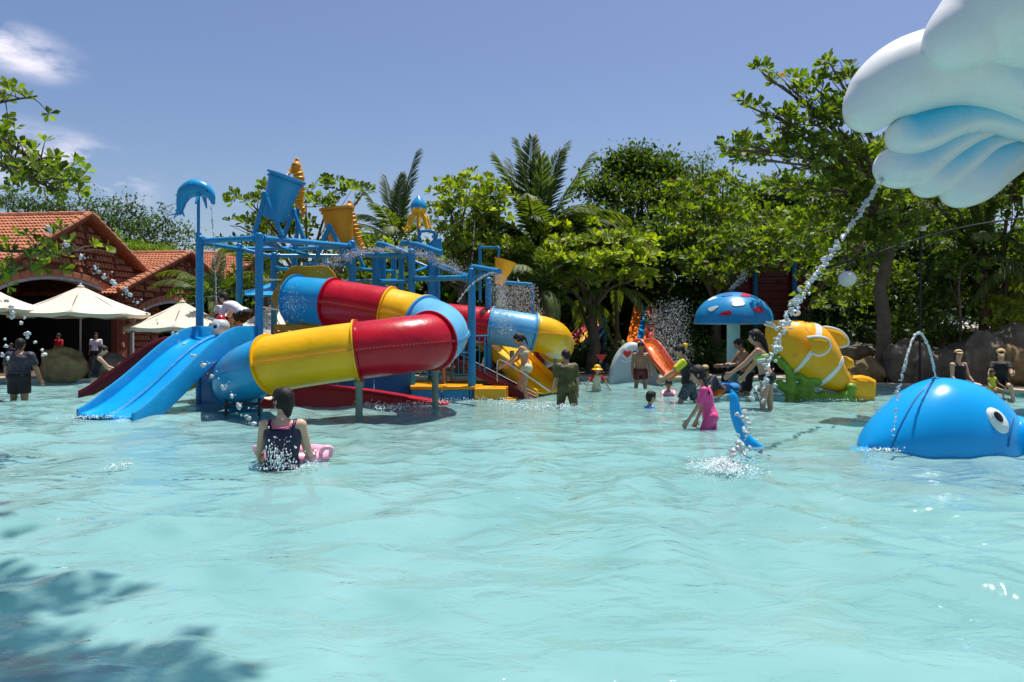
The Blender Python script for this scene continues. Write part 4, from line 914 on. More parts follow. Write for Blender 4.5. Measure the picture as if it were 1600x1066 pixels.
# yellow entry panel with the scalloped outline
mb = MB(); c = P(484, 462, 15.75); out_ = []
for i in range(36):
    a = 2*PI*i/36; rr_ = .78+.05*math.cos(6*a); out_.append(c+np.array((rr_*math.cos(a)*.98, 0, rr_*math.sin(a)*.92-.05)))
mb.prism(out_, (0, -.03, 0), (0, .03, 0)); obj('entry_panel', mb, M['bucket_yellow'], ts, 0, bevel=.012)
for (px, Y, zt) in ((561, 12.4, .72), (680, 14.1, .85)):
    x = (px-800)/F*Y; mb = MB(); mb.tube([(x, Y, FZ), (x, Y, zt)], .062, 14); o = obj('support_post', mb, M['steel'], ts); mb = MB(); mb.tube([(x, Y, zt-.2), (x, Y, zt-.12)], .085, 14); obj('clamp', mb, M['steel'], o)
mb = MB(); a = P(353, 632, 13.1); b = P(405, 631, 12.9); mb.bar(a, b, .04, .05); mb.bar(a, a+(0, 0, .12), .04, .04); mb.bar(b, b+(0, 0, .12), .04, .04); mb.bar(a, a*(1, 1, 0)+(0, 0, FZ), .04, .04); mb.bar(b, b*(1, 1, 0)+(0, 0, FZ), .04, .04); obj('cradle', mb, M['black_metal'], ts, 0)
ts2, tp2 = tube_slide('tube_slide', 'second tube slide behind the tower curling away to the right',
    [(668, 498, 17.9), (705, 503, 17.6), (768, 510, 17.4), (838, 521, 17.3), (862, 528, 17.8), (868, 538, 18.7), (852, 549, 19.4), (824, 557, 19.5), (795, 568, 19.3)],
    [2, 2.95, 5.1, 6.3], ['red_shell', 'pale_blue', 'yellow_shell', 'red_shell', 'pale_blue'], r=.43)
for (px, Y, zt) in ((800, 17.3, 1.0), (868, 17.6, .8), (835, 19.4, .4)):
    x = (px-800)/F*Y; mb = MB(); mb.tube([(x, Y, FZ), (x, Y, zt)], .055, 12); obj('support_post', mb, M['steel'], ts2)

# ---------------------------------------------------------------- open slides
def open_slide(label, top, bot, width, prof, lanes=2, rim=.24, m='blue_shell', lane_m=None, wout=1., legs=0, group='open slides', cat='slide', n=26, rib=.10, name='open_slide', ends_up=True, apron=.0):
    """top, bot: world points of the lane centre; prof(s)->height fraction 1..0"""
    top = np.array(top, float); bot = np.array(bot, float); d = nrm((bot-top)*(1, 1, 0)); sd = np.cross(d, (0, 0, 1.))
    t = thing(name, label, cat, (*((top+bot)/2)[:2], FZ), group)
    def ctr(s): p = top*(1-s)+bot*s; p[2] = bot[2]+(top[2]-bot[2])*prof(s); return p
    def W(s): return width*(1+(wout-1)*s)
    for ln in range(lanes):
        mb = MB(); rings = []
        for i in range(n+1):
            s = i/n; c = ctr(s); w_ = W(s)/lanes; c0 = c+sd*(-W(s)/2+w_*(ln+.5)); row = []
            for j in range(9):
                f = -1+2*j/8; row.append(c0+sd*f*w_*.485+np.array((0, 0, .055*abs(f)**3)))
            rings.append(row)
        V = [q for r_ in rings for q in r_]; mb.add(V, [(i*9+j, i*9+j+1, (i+1)*9+j+1, (i+1)*9+j) for i in range(n) for j in range(8)])
        o = obj('lane', mb, M[(lane_m or [m]*lanes)[ln] if isinstance(lane_m, list) else (lane_m or m)], t, 60); sm = o.modifiers.new('th', 'SOLIDIFY'); sm.thickness = .025; sm.offset = 1 if False else -1
    for k in range(lanes+1):
        edge = k in (0, lanes); mb = MB(); rings = []
        for i in range(n+1):
            s = i/n; c = ctr(s)+sd*(-W(s)/2+W(s)/lanes*k); h = (rim if edge else rib)*(1-.55*max(0, (s-.8)/.2)); th = .035 if edge else .05
            lo = .06 if edge else .02
            rings.append(np.array([c+sd*th*a+np.array((0, 0, z)) for a, z in ((-1, -lo-apron*(1 if edge else 0)), (1, -lo-apron*(1 if edge else 0)), (1, h-.03), (.5, h), (-.5, h), (-1, h-.03))]))
        mb.loft(rings); obj('side_rim' if edge else 'divider', mb, M[m], t, 40)
    for i in range(legs):
        s = .15+.6*i/max(1, legs-1); c = ctr(s); mb = MB(); mb.tube([c*(1, 1, 0)+(0, 0, FZ), c-(0, 0, .05)], .05, 10); obj('leg', mb, M['blue_pipe'], t)
    return t
wave = lambda s: 1-.5*(1-math.cos(PI*min(1, max(0, (s-.06)/.94))**1.0)) if s > .06 else 1.
def wprof(s):
    if s < .12: return 1.
    u = (s-.12)/.88; return 1-(u*u*(3-2*u))*.86-.14*u**1.4
open_slide('wide bright blue double slide dropping to the left in front of the tower', (-5.72, 15.05, 1.30), (-6.95, 12.55, -.02), 1.22, wprof, 2, .26, 'blue_shell', 'lane_blue', 1.18, 0, apron=.12)
open_slide('dark maroon slide behind the bright blue double slide', P(285, 540, 17.6), P(122, 619, 16.5), .62, wprof, 1, .22, 'maroon', None, 1., 0)
open_slide('yellow slide partly seen under the bright blue double slide', (-5.6, 16.2, .75), P(268, 612, 15.6), .6, wprof, 1, .16, 'yellow_shell', None, 1., 0)
open_slide('yellow double slide running down to the right past the bikini girl', P(742, 530, 18.6), P(866, 613, 17.0), 1.25, wprof, 2, .2, 'yellow_shell', None, 1., 2)
t = open_slide('maroon slide with pale edges between the yellow double slide and the steps', P(700, 556, 17.2), P(838, 626, 16.4), .6, lambda s: 1-s, 2, .12, 'maroon', 'maroon', 1., 0)
for k in range(2):
    mb = MB(); a = P(700, 549-5*k, 17.2-.2*k); b = P(838, 620-5*k, 16.4-.1*k); mb.tube([a, b], .009, 6); obj('edge_rail', mb, M['canvas_white'], t)
# low red spiral apron at the foot of the tower
t = thing('red_ramp', 'low red fibreglass ramp along the blue wall behind the woman in the visor', 'ramp', (-3.6, 14.6, FZ))
mb = MB(); pa = [P(408, 600, 14.6), P(470, 604, 14.7), P(560, 612, 14.8), P(640, 624, 14.9), P(700, 634, 14.8)]; q = crom(pa, 6); rings = []
for i, p_ in enumerate(q):
    f = i/(len(q)-1); rings.append(np.array([p_+(0, -.02, 0), p_+(0, .55, .03), p_+(0, .55, -.5), p_*(1, 1, 0)+(0, -.10, FZ)]))
mb.loft(rings); obj('ramp_deck', mb, M['deep_red'], t, 30)
mb = MB(); mb.tube(q+np.array((0, -.02, .02)), .03, 8); obj('ramp_edge', mb, M['red_shell'], t)

# ---------------------------------------------------------------- tipping buckets and their A frames
def bucket(label, c, r1, r0, h, tilt_dir, m, frames, Y):
    t = thing('tipping_bucket', label, 'bucket', c, 'tipping buckets on the tower'); ax = np.array(tilt_dir, float); ax /= np.linalg.norm(ax)
    mb = MB(); prof = [(r0*.6, -h/2-.02), (r0, -h/2), (r0+.5*(r1-r0), 0), (r1, h/2), (r1+.05, h/2), (r1+.05, h/2+.05), (r1-.01, h/2+.05), (r1-.03, h/2), (r0-.03, -h/2+.04), (.01, -h/2+.04)]
    mb.lathe(c, [(0.001, -h/2-.02)]+prof, 36, axis=ax); obj('shell', mb, M[m], t, 35)
    mb = MB(); mb.lathe(c, [(r0+.62*(r1-r0)+.004, h*.12), (r0+.62*(r1-r0)+.03, h*.12), (r0+.66*(r1-r0)+.03, h*.17), (r0+.66*(r1-r0)+.004, h*.17)], 36, axis=ax) if False else mb.lathe(c, [(r1-.01, h*.40), (r1+.025, h*.41), (r1+.025, h*.45), (r1-.005, h*.46)], 36, axis=ax); obj('rim', mb, M[m], t, 35)
    for (apex, f1, f2, yy) in frames:
        mb = MB(); a = P(*apex, yy)
        mb.tube([P(*f1, yy), a], .05, 10); obj('frame_leg', mb, M['blue_pipe'], t)
        mb = MB(); mb.tube([a, P(*f2, yy)], .05, 10); obj('frame_leg', mb, M['blue_pipe'], t)
        mb = MB(); mb.tube([a+(0, -.08, 0), a+(0, .08, 0)], .06, 12); obj('pivot', mb, M['blue_pipe'], t)
    return t
bucket('large bright blue tipping bucket tilted on its A frame', P(437, 310, 15.9), .37, .26, .92, (.35, -.12, .93), 'blue_shell', [((414, 305), (397, 368), (441, 369), 15.3), ((458, 330), (443, 372), (476, 376), 16.6)], 16)
bucket('yellow tipping bucket right of the larger blue one', P(530, 353, 17.2), .36, .27, .75, (-.10, -.1, .98), 'bucket_yellow', [((515, 354), (492, 410), (543, 408), 16.7), ((549, 372), (530, 405), (568, 418), 17.7)], 17)
t = thing('spray_cone', 'small blue cone bucket on a thin post under the octopus', 'bucket', P(683, 388, 17.6)); c = ORG[t.name]
mb = MB(); mb.lathe(c, [(.05, -.22), (.17, .16), (.19, .16), (.19, .18), (.15, .18), (.04, -.2)], 24, axis=(-.35, 0, .9)); obj('cone', mb, M['blue_pipe'], t)
mb = MB(); mb.tube(crom([P(655, 392, 17.8), P(655, 366, 17.8), P(657, 362, 17.7), P(678, 362, 17.6), P(679, 376, 17.6)], 4), .035, 10); obj('pipe', mb, M['blue_pipe'], t)
t = thing('spray_cone', 'tilted yellow cone bucket beside the water arm right of the tower', 'bucket', P(785, 424, 18.4)); c = ORG[t.name]
mb = MB(); mb.lathe(c, [(.10, -.34), (.27, .26), (.29, .26), (.29, .28), (.24, .28), (.08, -.3)], 28, axis=(.28, 0, .95)); obj('cone', mb, M['yellow_shell'], t)
mb = MB(); mb.tube(crom([P(750, 470, 18.8), P(750, 382, 18.8)], 4), .04, 10); mb.tube(crom([P(750, 387, 18.8), P(770, 387, 18.6), P(779, 387, 18.4), P(779, 402, 18.4)], 4), .03, 10); obj('pipe', mb, M['blue_pipe'], t)
t = thing('rain_canopy', 'thin blue rain curtain bar dripping behind the tube slide', 'water feature', P(822, 520, 19.5)); mb = MB(); a, b = P(780, 441, 19.5), P(832, 445, 19.3)
mb.tube([a, b], .05, 10); obj('drip_bar', mb, M['blue_pipe'], t); mb = MB(); mb.tube([b-(0, 0, 0), b*(1, 1, 0)+(0, .1, FZ)], .04, 10); obj('post', mb, M['blue_pipe'], t)

# seahorse spouts
def seahorse(label, pts, rad, spout, Y, group='yellow seahorse spouts'):
    t = thing('seahorse_spout', label, 'water spout', P(*pts[-1], Y), group); p = crom([P(x, y, Y) for x, y in pts], 6); r_ = np.interp(np.linspace(0, 1, len(p)), np.linspace(0, 1, len(rad)), rad)
    mb = MB(); mb.tube(p, r_, 14, flat=(1, .8)); mb.ell(p[0], (rad[0]*1.15,)*3); a = P(*spout[0], Y); b = P(*spout[1], Y-.1); mb.cap(a, b, rad[0]*.7, rad[0]*.5)
    mb.ell(p[0]+(0.02, 0, rad[0]*1.2), (.05, .05, .09))
    fused('body', mb, M['bucket_yellow'], t, .018, 3)
    for i in range(4, len(p)-3, 2):
        mb = MB(); T = nrm(p[i+1]-p[i]); mb.lathe(p[i], [(r_[i]*.9, -.02), (r_[i]*1.04, 0), (r_[i]*.9, .02)], 18, axis=T); obj('ridge', mb, M['yellow_paint'], t)
    mb = MB()
    for s in (-1, 1): mb.ell(p[0]+np.array((-.02, s*rad[0]*.95, .02)), (.025, .02, .03), seg=10, rings=6)
    obj('eyes', mb, M['eye_black'], t)
    return t
seahorse('yellow seahorse spout pouring water into the blue bucket', [(463, 260), (467, 278), (466, 300), (468, 318), (474, 330), (470, 340)], [.10, .13, .14, .10, .06, .03], ((460, 262), (452, 270)), 17.0)
seahorse('yellow seahorse spout tucked behind the yellow bucket', [(545, 326), (549, 340), (553, 360), (558, 378), (566, 388), (563, 398)], [.11, .13, .15, .15, .10, .05], ((543, 328), (536, 334)), 18.0)
mb = MB(); mb.tube([P(466, 310, 17.1), P(463, 388, 17.1)], .045, 10); obj('post', mb, M['blue_pipe'], tw)

# dolphin spout
t = thing('dolphin_spout', 'light blue leaping dolphin on a thin pole at the tower corner', 'water spout', P(312, 371, 15.5)); Yd = 15.5
p = crom([P(x, y, Yd) for x, y in ((333, 316), (329, 305), (318, 296), (303, 294), (290, 301), (284, 314), (281, 328), (276, 336))], 5); r_ = np.interp(np.linspace(0, 1, len(p)), [0, .12, .25, .42, .6, .75, .9, 1], [.045, .09, .15, .19, .155, .10, .06, .035])
mb = MB(); mb.tube(p, r_, 18, flat=(1, 1)); mb.ell(p[0], (.05, .05, .06))
for s in (-1, 1):   # flukes and flippers
    a = P(277, 335, Yd); mb.cap(a, P(264, 337, Yd)+(0, s*.20, -.02), .045, .015, flat=(1, .5)); mb.cap(P(284, 330, Yd), P(281, 337, Yd)+(0.05, s*.1, 0), .03, .02)
    mb.cap(P(315, 305, Yd)+(0, s*.12, 0), P(318, 322, Yd)+(-.05, s*.28, 0), .05, .02)
mb.cap(P(306, 289, Yd), P(304, 278, Yd), .075, .012, flat=(.35, 1), up=(0, 1, 0))
fused('body', mb, M['blue_shell'], t, .016, 4)
mb = MB()
for s in (-1, 1): mb.ell(P(327, 300, Yd)+(0, s*.11, 0), (.02, .02, .02), seg=10, rings=6)
obj('eyes', mb, M['eye_black'], t)
mb = MB(); mb.tube([P(310, 368, Yd), P(310, 300, Yd)], .032, 12); obj('pole', mb, M['blue_pipe'], t)
mb = MB(); mb.tube([P(310, 370, Yd), P(310, 364, Yd)], .06, 12); obj('socket', mb, M['blue_pipe'], t)

# octopus spout
t = thing('octopus_spout', 'octopus spout with blue head and yellow tentacles above the tower', 'water spout', P(655, 392, 18)); c = P(654, 321, 18)
mb = MB(); mb.lathe(c-(0, 0, .02), [(0, .27), (.03, .25), (.09, .19), (.16, .10), (.205, 0), (.205, -.05), (.19, -.07)], 28); obj('head', mb, M['blue_shell'], t)
mb = MB(); mb.lathe(c-(0, 0, .02), [(.19, -.06), (.20, -.10), (.15, -.19), (.10, -.22), (0, -.22)], 28); obj('face', mb, M['yellow_shell'], t)
for k in range(8):
    a = 2*PI*k/8+.2; u = np.array((math.cos(a), math.sin(a), 0)); mb = MB(); b = c-(0, 0, .20)
    mb.tube(crom([b+u*.10, b+u*.2-(0, 0, .10), b+u*.26-(0, 0, .28), b+u*.34-(0, 0, .40), b+u*.40-(0, 0, .34)], 4), np.interp(np.linspace(0, 1, 17), [0, 1], [.045, .016]), 8); obj('tentacle', mb, M['yellow_shell'], t)
mb = MB()
for s in (-1, 1): mb.ell(c+(s*.07, -.17, -.10), (.035, .02, .04), seg=10, rings=6)
obj('eyes', mb, M['white_paint'], t)
mb = MB(); mb.tube([c-(0, 0, .2), P(655, 395, 18)], .035, 10); obj('pole', mb, M['blue_pipe'], t)

# white seal-headed spring figure on the platform
t = thing('seal_figure', 'white round headed play figure with a red cap beside the climbing adult', 'play figure', P(344, 528, 15.6)); c = P(344, 511, 15.6)
mb = MB(); mb.ell(c, (.20, .20, .19)); mb.ell(c-(0, 0, .16), (.16, .16, .14)); mb.ell(c+(-.14, -.02, -.05), (.08, .09, .07)); fused('head', mb, M['grey_gel'], t, .016, 4)
mb = MB(); mb.lathe(c+(.01, 0, .14), [(0, .12), (.06, .10), (.10, .04), (.11, 0)], 20); obj('cap', mb, M['red_shell'], t)
mb = MB(); mb.tube([c+(-.02, -.185, 0), c+(-.02, -.215, 0)], .075, 20); obj('eye_disc', mb, M['white_gel'], t)
mb = MB(); mb.tube([c+(-.02, -.216, 0), c+(-.02, -.226, 0)], .035, 16); obj('pupil', mb, M['eye_black'], t)

# ---------------------------------------------------------------- slides on the far bank
def lanes(label, tops, bots, mats, rim_m, n=12, curve=.0, group='striped racing slides at the back', sag=.0):
    """straight multi lane slide: list of edge points at top and bottom (len = lanes+1)"""
    t = thing('racing_slide', label, 'slide', (*((np.array(tops[0])+np.array(bots[0]))/2)[:2], .06), group)
    for k in range(len(mats)):
        rings = []
        for i in range(n+1):
            s = i/n; a = np.array(tops[k])*(1-s)+np.array(bots[k])*s; b = np.array(tops[k+1])*(1-s)+np.array(bots[k+1])*s; dz = np.array((0, 0, -sag*math.sin(PI*s)))
            rings.append([a*(1-f)+b*f+dz+np.array((0, 0, .06*abs(2*f-1)**3)) for f in np.linspace(.04, .96, 7)])
        mb = MB(); mb.add([q for r_ in rings for q in r_], [(i*7+j, i*7+j+1, (i+1)*7+j+1, (i+1)*7+j) for i in range(n) for j in range(6)]); o = obj('lane', mb, M[mats[k]], t, 60); sm = o.modifiers.new('th', 'SOLIDIFY'); sm.thickness = .04
    for k in range(len(mats)+1):
        mb = MB(); mb.tube([np.array(tops[k])*(1-s)+np.array(bots[k])*s+np.array((0, 0, .08-sag*math.sin(PI*s))) for s in np.linspace(0, 1, n+1)], .035, 8); obj('lane_edge', mb, M[rim_m], t)
    for s in (.1, .5):
        for k in (0, len(mats)):
            c = np.array(tops[k])*(1-s)+np.array(bots[k])*s; mb = MB(); mb.tube([c*(1, 1, 0)+(0, 0, .0), c-(0, 0, .05+sag)], .05, 8); obj('leg', mb, M['blue_pipe'], t)
    return t
lanes('straight slide with orange, blue and pink lanes behind the heart eyed slide', [P(992, 478, 27.8), P(1004, 478, 27.8), P(1014, 478, 27.8), P(1026, 478, 27.8)], [P(980, 540, 24.6), P(992, 540, 24.6), P(1006, 540, 24.6), P(1020, 540, 24.6)], ['orange', 'lane_blue', 'hot_red'], 'orange', sag=.05)
lanes('striped slide with blue and purple lanes slanting up to the right at the back', [P(948, 496, 27.4), P(948, 504, 26.9), P(948, 514, 26.4)], [P(898, 548, 26.4), P(910, 550, 25.9), P(922, 552, 25.4)], ['pale_blue', 'purple'], 'pale_blue')
lanes('short striped slide with magenta and yellow lanes right of the yellow tube end', [P(927, 488, 26.9), P(934, 498, 26.5), P(937, 510, 26.1)], [P(882, 538, 25.8), P(886, 549, 25.4), P(893, 554, 25.0)], ['magenta', 'yellow_shell'], 'orange')
t = thing('pennant_sign', 'small pale red triangular pennant at the far pool edge', 'sign', P(939, 575, 22.3)); mb = MB(); a, b, c_ = P(931, 554, 22.3), P(948, 554, 22.3), P(940, 567, 22.3); mb.prism([a, b, c_], (0, -.02, 0), (0, .02, 0)); obj('panel', mb, M['hot_red'], t, 0); mb = MB(); mb.tube([c_-(0, 0, -.05), c_*(1, 1, 0)+(0, 0, .06)], .015, 6); obj('stake', mb, M['black_metal'], t)
t = thing('red_pole', 'thin dark red pole behind the yellow end of the tube slide', 'pole', ground_at(859, 23.2)); mb = MB(); mb.tube([ORG[t.name], P(859, 462, 23.2)], .06, 10); obj('shaft', mb, M['deep_red'], t)

# heart eyed grey slide body with an orange chute
Yh = 20.9
t = thing('heart_eyed_slide', 'small orange slide with a rounded grey body and a heart shaped eye', 'slide', P(1000, 590, Yh))
outl = crom([P(x, y, Yh) for x, y in ((954, 592), (958, 572), (967, 552), (980, 538), (992, 535), (1003, 542), (1010, 556), (1020, 568), (1032, 592))], 5)
mb = MB(); rings = []
for (dy, sc_) in ((-.10, .90), (-.04, .985), (.05, 1.), (.5, 1.), (.6, .96)):
    cc = P(993, 592, Yh); rings.append(cc+(outl-cc)*sc_+np.array((0, dy, 0)))
mb.loft([np.concatenate((r_, [np.array((r_[-1][0], r_[-1][1], -.3)), np.array((r_[0][0], r_[0][1], -.3))])) for r_ in rings]); obj('body', mb, M['grey_gel'], t, 50)
def heart(c, s, n=28):
    o = []
    for i in range(n):
        a = 2*PI*i/n; x = 16*math.sin(a)**3; z = 13*math.cos(a)-5*math.cos(2*a)-2*math.cos(3*a)-math.cos(4*a); o.append(np.array(c)+np.array((x*s/16, 0, z*s/16)))
    return o
mb = MB(); mb.prism(heart(P(980, 553, Yh), .22), (0, -.115, 0), (0, -.09, 0)); obj('eye_rim', mb, M['white_gel'], t, 0, bevel=.008)
mb = MB(); mb.prism(heart(P(979, 553, Yh), .12), (0, -.135, 0), (0, -.116, 0)); obj('heart', mb, M['hot_red'], t, 0)
mb = MB(); mb.tube([P(990, 551, Yh)+(0, -.10, 0), P(990, 551, Yh)+(0, -.135, 0)], .05, 14); obj('pupil', mb, M['eye_black'], t)
mb = MB(); mb.tube(crom([P(969, 562, Yh)+(0, -.1, 0), P(980, 565, Yh)+(0, -.11, 0), P(993, 558, Yh)+(0, -.11, 0)], 4), .022, 8); obj('mouth', mb, M['white_gel'], t)
pth = crom([P(x, y, Y_) for x, y, Y_ in ((1002, 546, 21.3), (1009, 545, 21.2), (1018, 556, 21.0), (1030, 575, 20.7), (1044, 593, 20.4))], 5)
rings = []
for i, p_ in enumerate(pth):
    T = nrm(pth[min(i+1, len(pth)-1)]-pth[max(i-1, 0)]); sd_ = nrm(np.cross(T, (0, 0, 1.))); up_ = np.cross(sd_, T); rings.append([p_+sd_*.30*math.cos(a)+up_*(.26-.26*math.sin(a)) for a in np.linspace(0, PI, 11)])
mb = MB(); mb.add([q for r_ in rings for q in r_], [(i*11+j, i*11+j+1, (i+1)*11+j+1, (i+1)*11+j) for i in range(len(pth)-1) for j in range(10)]); o = obj('chute', mb, M['orange'], t, 60); sm = o.modifiers.new('th', 'SOLIDIFY'); sm.thickness = .03
for j in (0, 10): mb = MB(); mb.tube([r_[j] for r_ in rings], .035, 8); obj('chute_rim', mb, M['hot_red'], t)

# ---------------------------------------------------------------- globe lamp, cable, lamp post on the right
t = thing('globe_lamp', 'white globe lamp hanging in the trees right of the water jet', 'lamp', P(1324, 436, 17.5)); c = ORG[t.name]
mb = MB(); mb.ell(c, (.205, .205, .19), seg=28, rings=16); obj('globe', mb, M['lamp_white'], t)
mb = MB(); mb.lathe(c+(0, 0, .18), [(0, .1), (.04, .09), (.05, 0), (.09, -.02), (.09, -.05)], 16); obj('fitting', mb, M['black_metal'], t)
mb = MB(); mb.tube([c+(0, 0, .25), P(1324, 345, 17.8)], .012, 6); obj('cord', mb, M['black_metal'], t)
t = thing('cable', 'black cable rising to the right through the trees', 'cable', P(1300, 420, 18)); mb = MB(); mb.tube(crom([P(1290, 420, 18.5), P(1360, 398, 18.), P(1440, 372, 17.6), P(1520, 352, 17), P(1640, 335, 16.5)], 6), .022, 6); obj('strand', mb, M['black_metal'], t)
t = thing('lamp_post', 'dark slim post with a small square floodlight right of the grey trunk', 'lamp post', ground_at(1437, 19.5)); mb = MB(); mb.tube([ORG[t.name], P(1439, 362, 19.5)], .03, 10); obj('pole', mb, M['black_metal'], t); mb = MB(); mb.box(P(1442, 357, 19.4), (.14, .10, .12), rx=R(25)); obj('floodlight', mb, M['lamp_white'], t, 0, bevel=.01)
# ---------------------------------------------------------------- blue mushroom shower
Ym = 19.0; k = Ym/F; c = P(1146, 503, Ym); gx = 60*k
t = thing('mushroom_shower', 'blue mushroom shower with red and white spots on its cap', 'water feature', (c[0], c[1], FZ))
mb = MB(); prof = [(0.001, .775*gx)]+[(gx*math.sin(a), .775*gx*math.cos(a)) for a in np.linspace(.08, PI/2, 14)]+[(gx*1.012, -.02), (gx*.99, -.06)]
mb.lathe(c, prof, 48); obj('cap', mb, M['blue_pipe'], t, 60)
mb = MB(); mb.lathe(c, [(gx*.99, -.055), (gx*.6, -.02), (.17, -.0)], 48); obj('cap_underside', mb, M['pale_stem'], t, 60)
mb = MB(); mb.tube([(c[0], c[1], FZ), c], .165, 28); obj('stem', mb, M['pale_stem'], t)
def spot_or_shade(az, el, a, b, m, rot=0):
    """patch lying on the dome, az from the camera side, el height angle"""
    mb = MB(); ph = R(el); n = 22; top = []; rim = []
    for i in range(n):
        th = 2*PI*i/n; rr = 1+.16*math.sin(3*th+az)+.1*math.sin(2*th); u = a*rr*math.cos(th); v = b*rr*math.sin(th); u, v = u*math.cos(rot)-v*math.sin(rot), u*math.sin(rot)+v*math.cos(rot)
        az_ = R(az)+u/math.cos(ph); el_ = ph+v; d = np.array((math.sin(az_)*math.cos(el_), -math.cos(az_)*math.cos(el_), .775*math.sin(el_)))*gx; top.append(c+d*1.014); rim.append(c+d*.995)
    d = np.array((math.sin(R(az))*math.cos(ph), -math.cos(R(az))*math.cos(ph), .775*math.sin(ph)))*gx*1.018
    mb.add(top+rim+[c+d], [(i, (i+1) % n, n+(i+1) % n, n+i) for i in range(n)]+[(2*n, (i+1) % n, i) for i in range(n)]); obj('spot_or_shade', mb, M[m], t, 50)
spot_or_shade(-27, 15, .15, .07, 'red_shell', .1); spot_or_shade(24, 22, .15, .10, 'red_shell'); spot_or_shade(22, 60, .16, .13, 'red_shell'); spot_or_shade(-8, 37, .15, .14, 'white_gel', .5); spot_or_shade(-50, 25, .14, .08, 'grey_gel', .3); spot_or_shade(-35, 62, .12, .12, 'dark_blue')  # the dark blue patch is leaf shade painted on the cap
spot_or_shade(70, 35, .14, .1, 'red_shell'); spot_or_shade(125, 30, .15, .12, 'white_gel'); spot_or_shade(180, 40, .15, .12, 'red_shell'); spot_or_shade(235, 28, .15, .1, 'red_shell'); spot_or_shade(290, 50, .13, .1, 'white_gel')

# ---------------------------------------------------------------- clown fish slide
Yf = 16.0; k = Yf/F
t = thing('clown_fish', 'large yellow clown fish sculpture with white bands diving tail down', 'sculpture', P(1290, 622, Yf))
ctrl = [(1201, 506, 5), (1205, 510, 13), (1214, 518, 24), (1226, 528, 34), (1244, 540, 43), (1262, 550, 45), (1280, 567, 39), (1297, 583, 29), (1311, 594, 21), (1324, 602, 15), (1336, 606, 14)]
pa = crom([P(x, y, Yf) for x, y, r_ in ctrl], 5); rr = np.array([np.interp(i/5, range(len(ctrl)), [q[2]*k for q in ctrl]) for i in range(len(pa))])
def fish_ring(i, grow=0., f=None):
    T = nrm(pa[min(i+1, len(pa)-1)]-pa[max(i-1, 0)]); u = np.array((0, 1., 0)); v = nrm(np.cross(T, u)); an = np.arange(32)/32*2*PI; r_ = rr[i]+grow
    return pa[i]+np.cos(an)[:, None]*v*r_+np.sin(an)[:, None]*u*(r_*.78)
mb = MB(); mb.loft([fish_ring(i) for i in range(len(pa))]); obj('body', mb, M['fish_yellow'], t, 80)
def band(i0, i1, bow, name='white_band'):
    mb = MB(); rings = []
    for f in np.linspace(i0, i1, 7):
        a = int(f); g = f-a; R0, R1, R2 = fish_ring(a, .014), fish_ring(a+1, .014), fish_ring(min(a+2, len(pa)-1), .014)
        base_ = R0*(1-g)+R1*g; sh = bow*np.cos(np.arange(32)/32*2*PI*2)[:, None]; rings.append(base_+(R1-R0)*sh)
    o = np.array([fish_ring(int(round(i0)), -.02)+(rings[0]-fish_ring(int(round(i0)), .014)), *rings, fish_ring(int(round(i1)), -.02)+(rings[-1]-fish_ring(int(round(i1)), .014))]); mb.loft(list(o), cap=False); obj(name, mb, M['white_gel'], t, 60)
band(22.0, 23.8, -.35); band(33.2, 34.8, 0)
# tail fan with ribs
mb = MB(); rings = []
for i, (x, y, hh, th) in enumerate(((1316, 598, 12, 9), (1329, 604, 17, 9), (1343, 608, 22, 7), (1356, 611, 22, 5), (1366, 612, 18, 3))):
    cc = P(x, y, Yf); an = np.arange(40)/40*2*PI; rib = 1+.05*np.sin(an*16) if i > 0 else 1; rings.append(cc+np.stack((.1*k*hh*np.cos(an), np.sin(an)*th*k*1.6*rib, np.cos(an)*hh*k*(np.abs(np.cos(an))**-.25+1e-6 if False else 1)), 1))
mb.loft(rings); obj('tail_fin', mb, M['fish_yellow'], t, 50)
mb = MB()
for j in range(7):
    a = -1+2*j/6; mb.tube(crom([P(1322, 600+a*9, Yf)+(0, -.14, 0), P(1345, 606+a*15, Yf)+(0, -.13, 0), P(1364, 609+a*12, Yf)+(0, -.05, 0)], 4), .012, 6)
tag(obj('tail_ribs', mb, M['yellow_paint'], t), kind='stuff')
def fin(outline, dy, th, rimr, name='fin', twist=0., rm='white_gel'):
    o = crom([P(x, y, Yf) for x, y in outline], 5)+np.array((0, dy, 0)); o[:, 1] += twist*np.linspace(0, 1, len(o))*np.linspace(1, 0, len(o))*4
    cc = o.mean(0); mb = MB(); m_ = len(o); ring = lambda s, y: cc+(o-cc)*s+np.array((0, y, 0))
    mb.loft([ring(.3, -th), ring(.75, -th*.8), ring(1, 0), ring(.75, th*.8), ring(.3, th)]); b = obj(name, mb, M['fish_yellow'], t, 60)
    if rimr: mb = MB(); mb.tube(o, rimr, 8); obj('fin_rim', mb, M[rm], b)
fin([(1283, 511), (1296, 512), (1312, 517), (1323, 527), (1325, 538), (1316, 542), (1303, 544)], .0, .07, .03, 'dorsal_fin')
fin([(1308, 556), (1322, 557), (1334, 564), (1332, 574), (1320, 577)], 0, .06, 0, 'rear_fin')
fin([(1243, 527), (1258, 526), (1273, 529), (1278, 539), (1273, 549), (1262, 554), (1251, 551)], -.62, .05, .028, 'side_fin')
mb = MB(); mb.tube(crom([P(1228, 556, Yf)+(0, -.44, 0), P(1243, 551, Yf)+(0, -.60, 0), P(1252, 541, Yf)+(0, -.62, 0), P(1254, 528, Yf)+(0, -.6, 0), P(1246, 512, Yf)+(0, -.45, 0)], 6)+np.array((0, .03, 0)), .008, 6); obj('gill_line', mb, M['yellow_paint'], t)
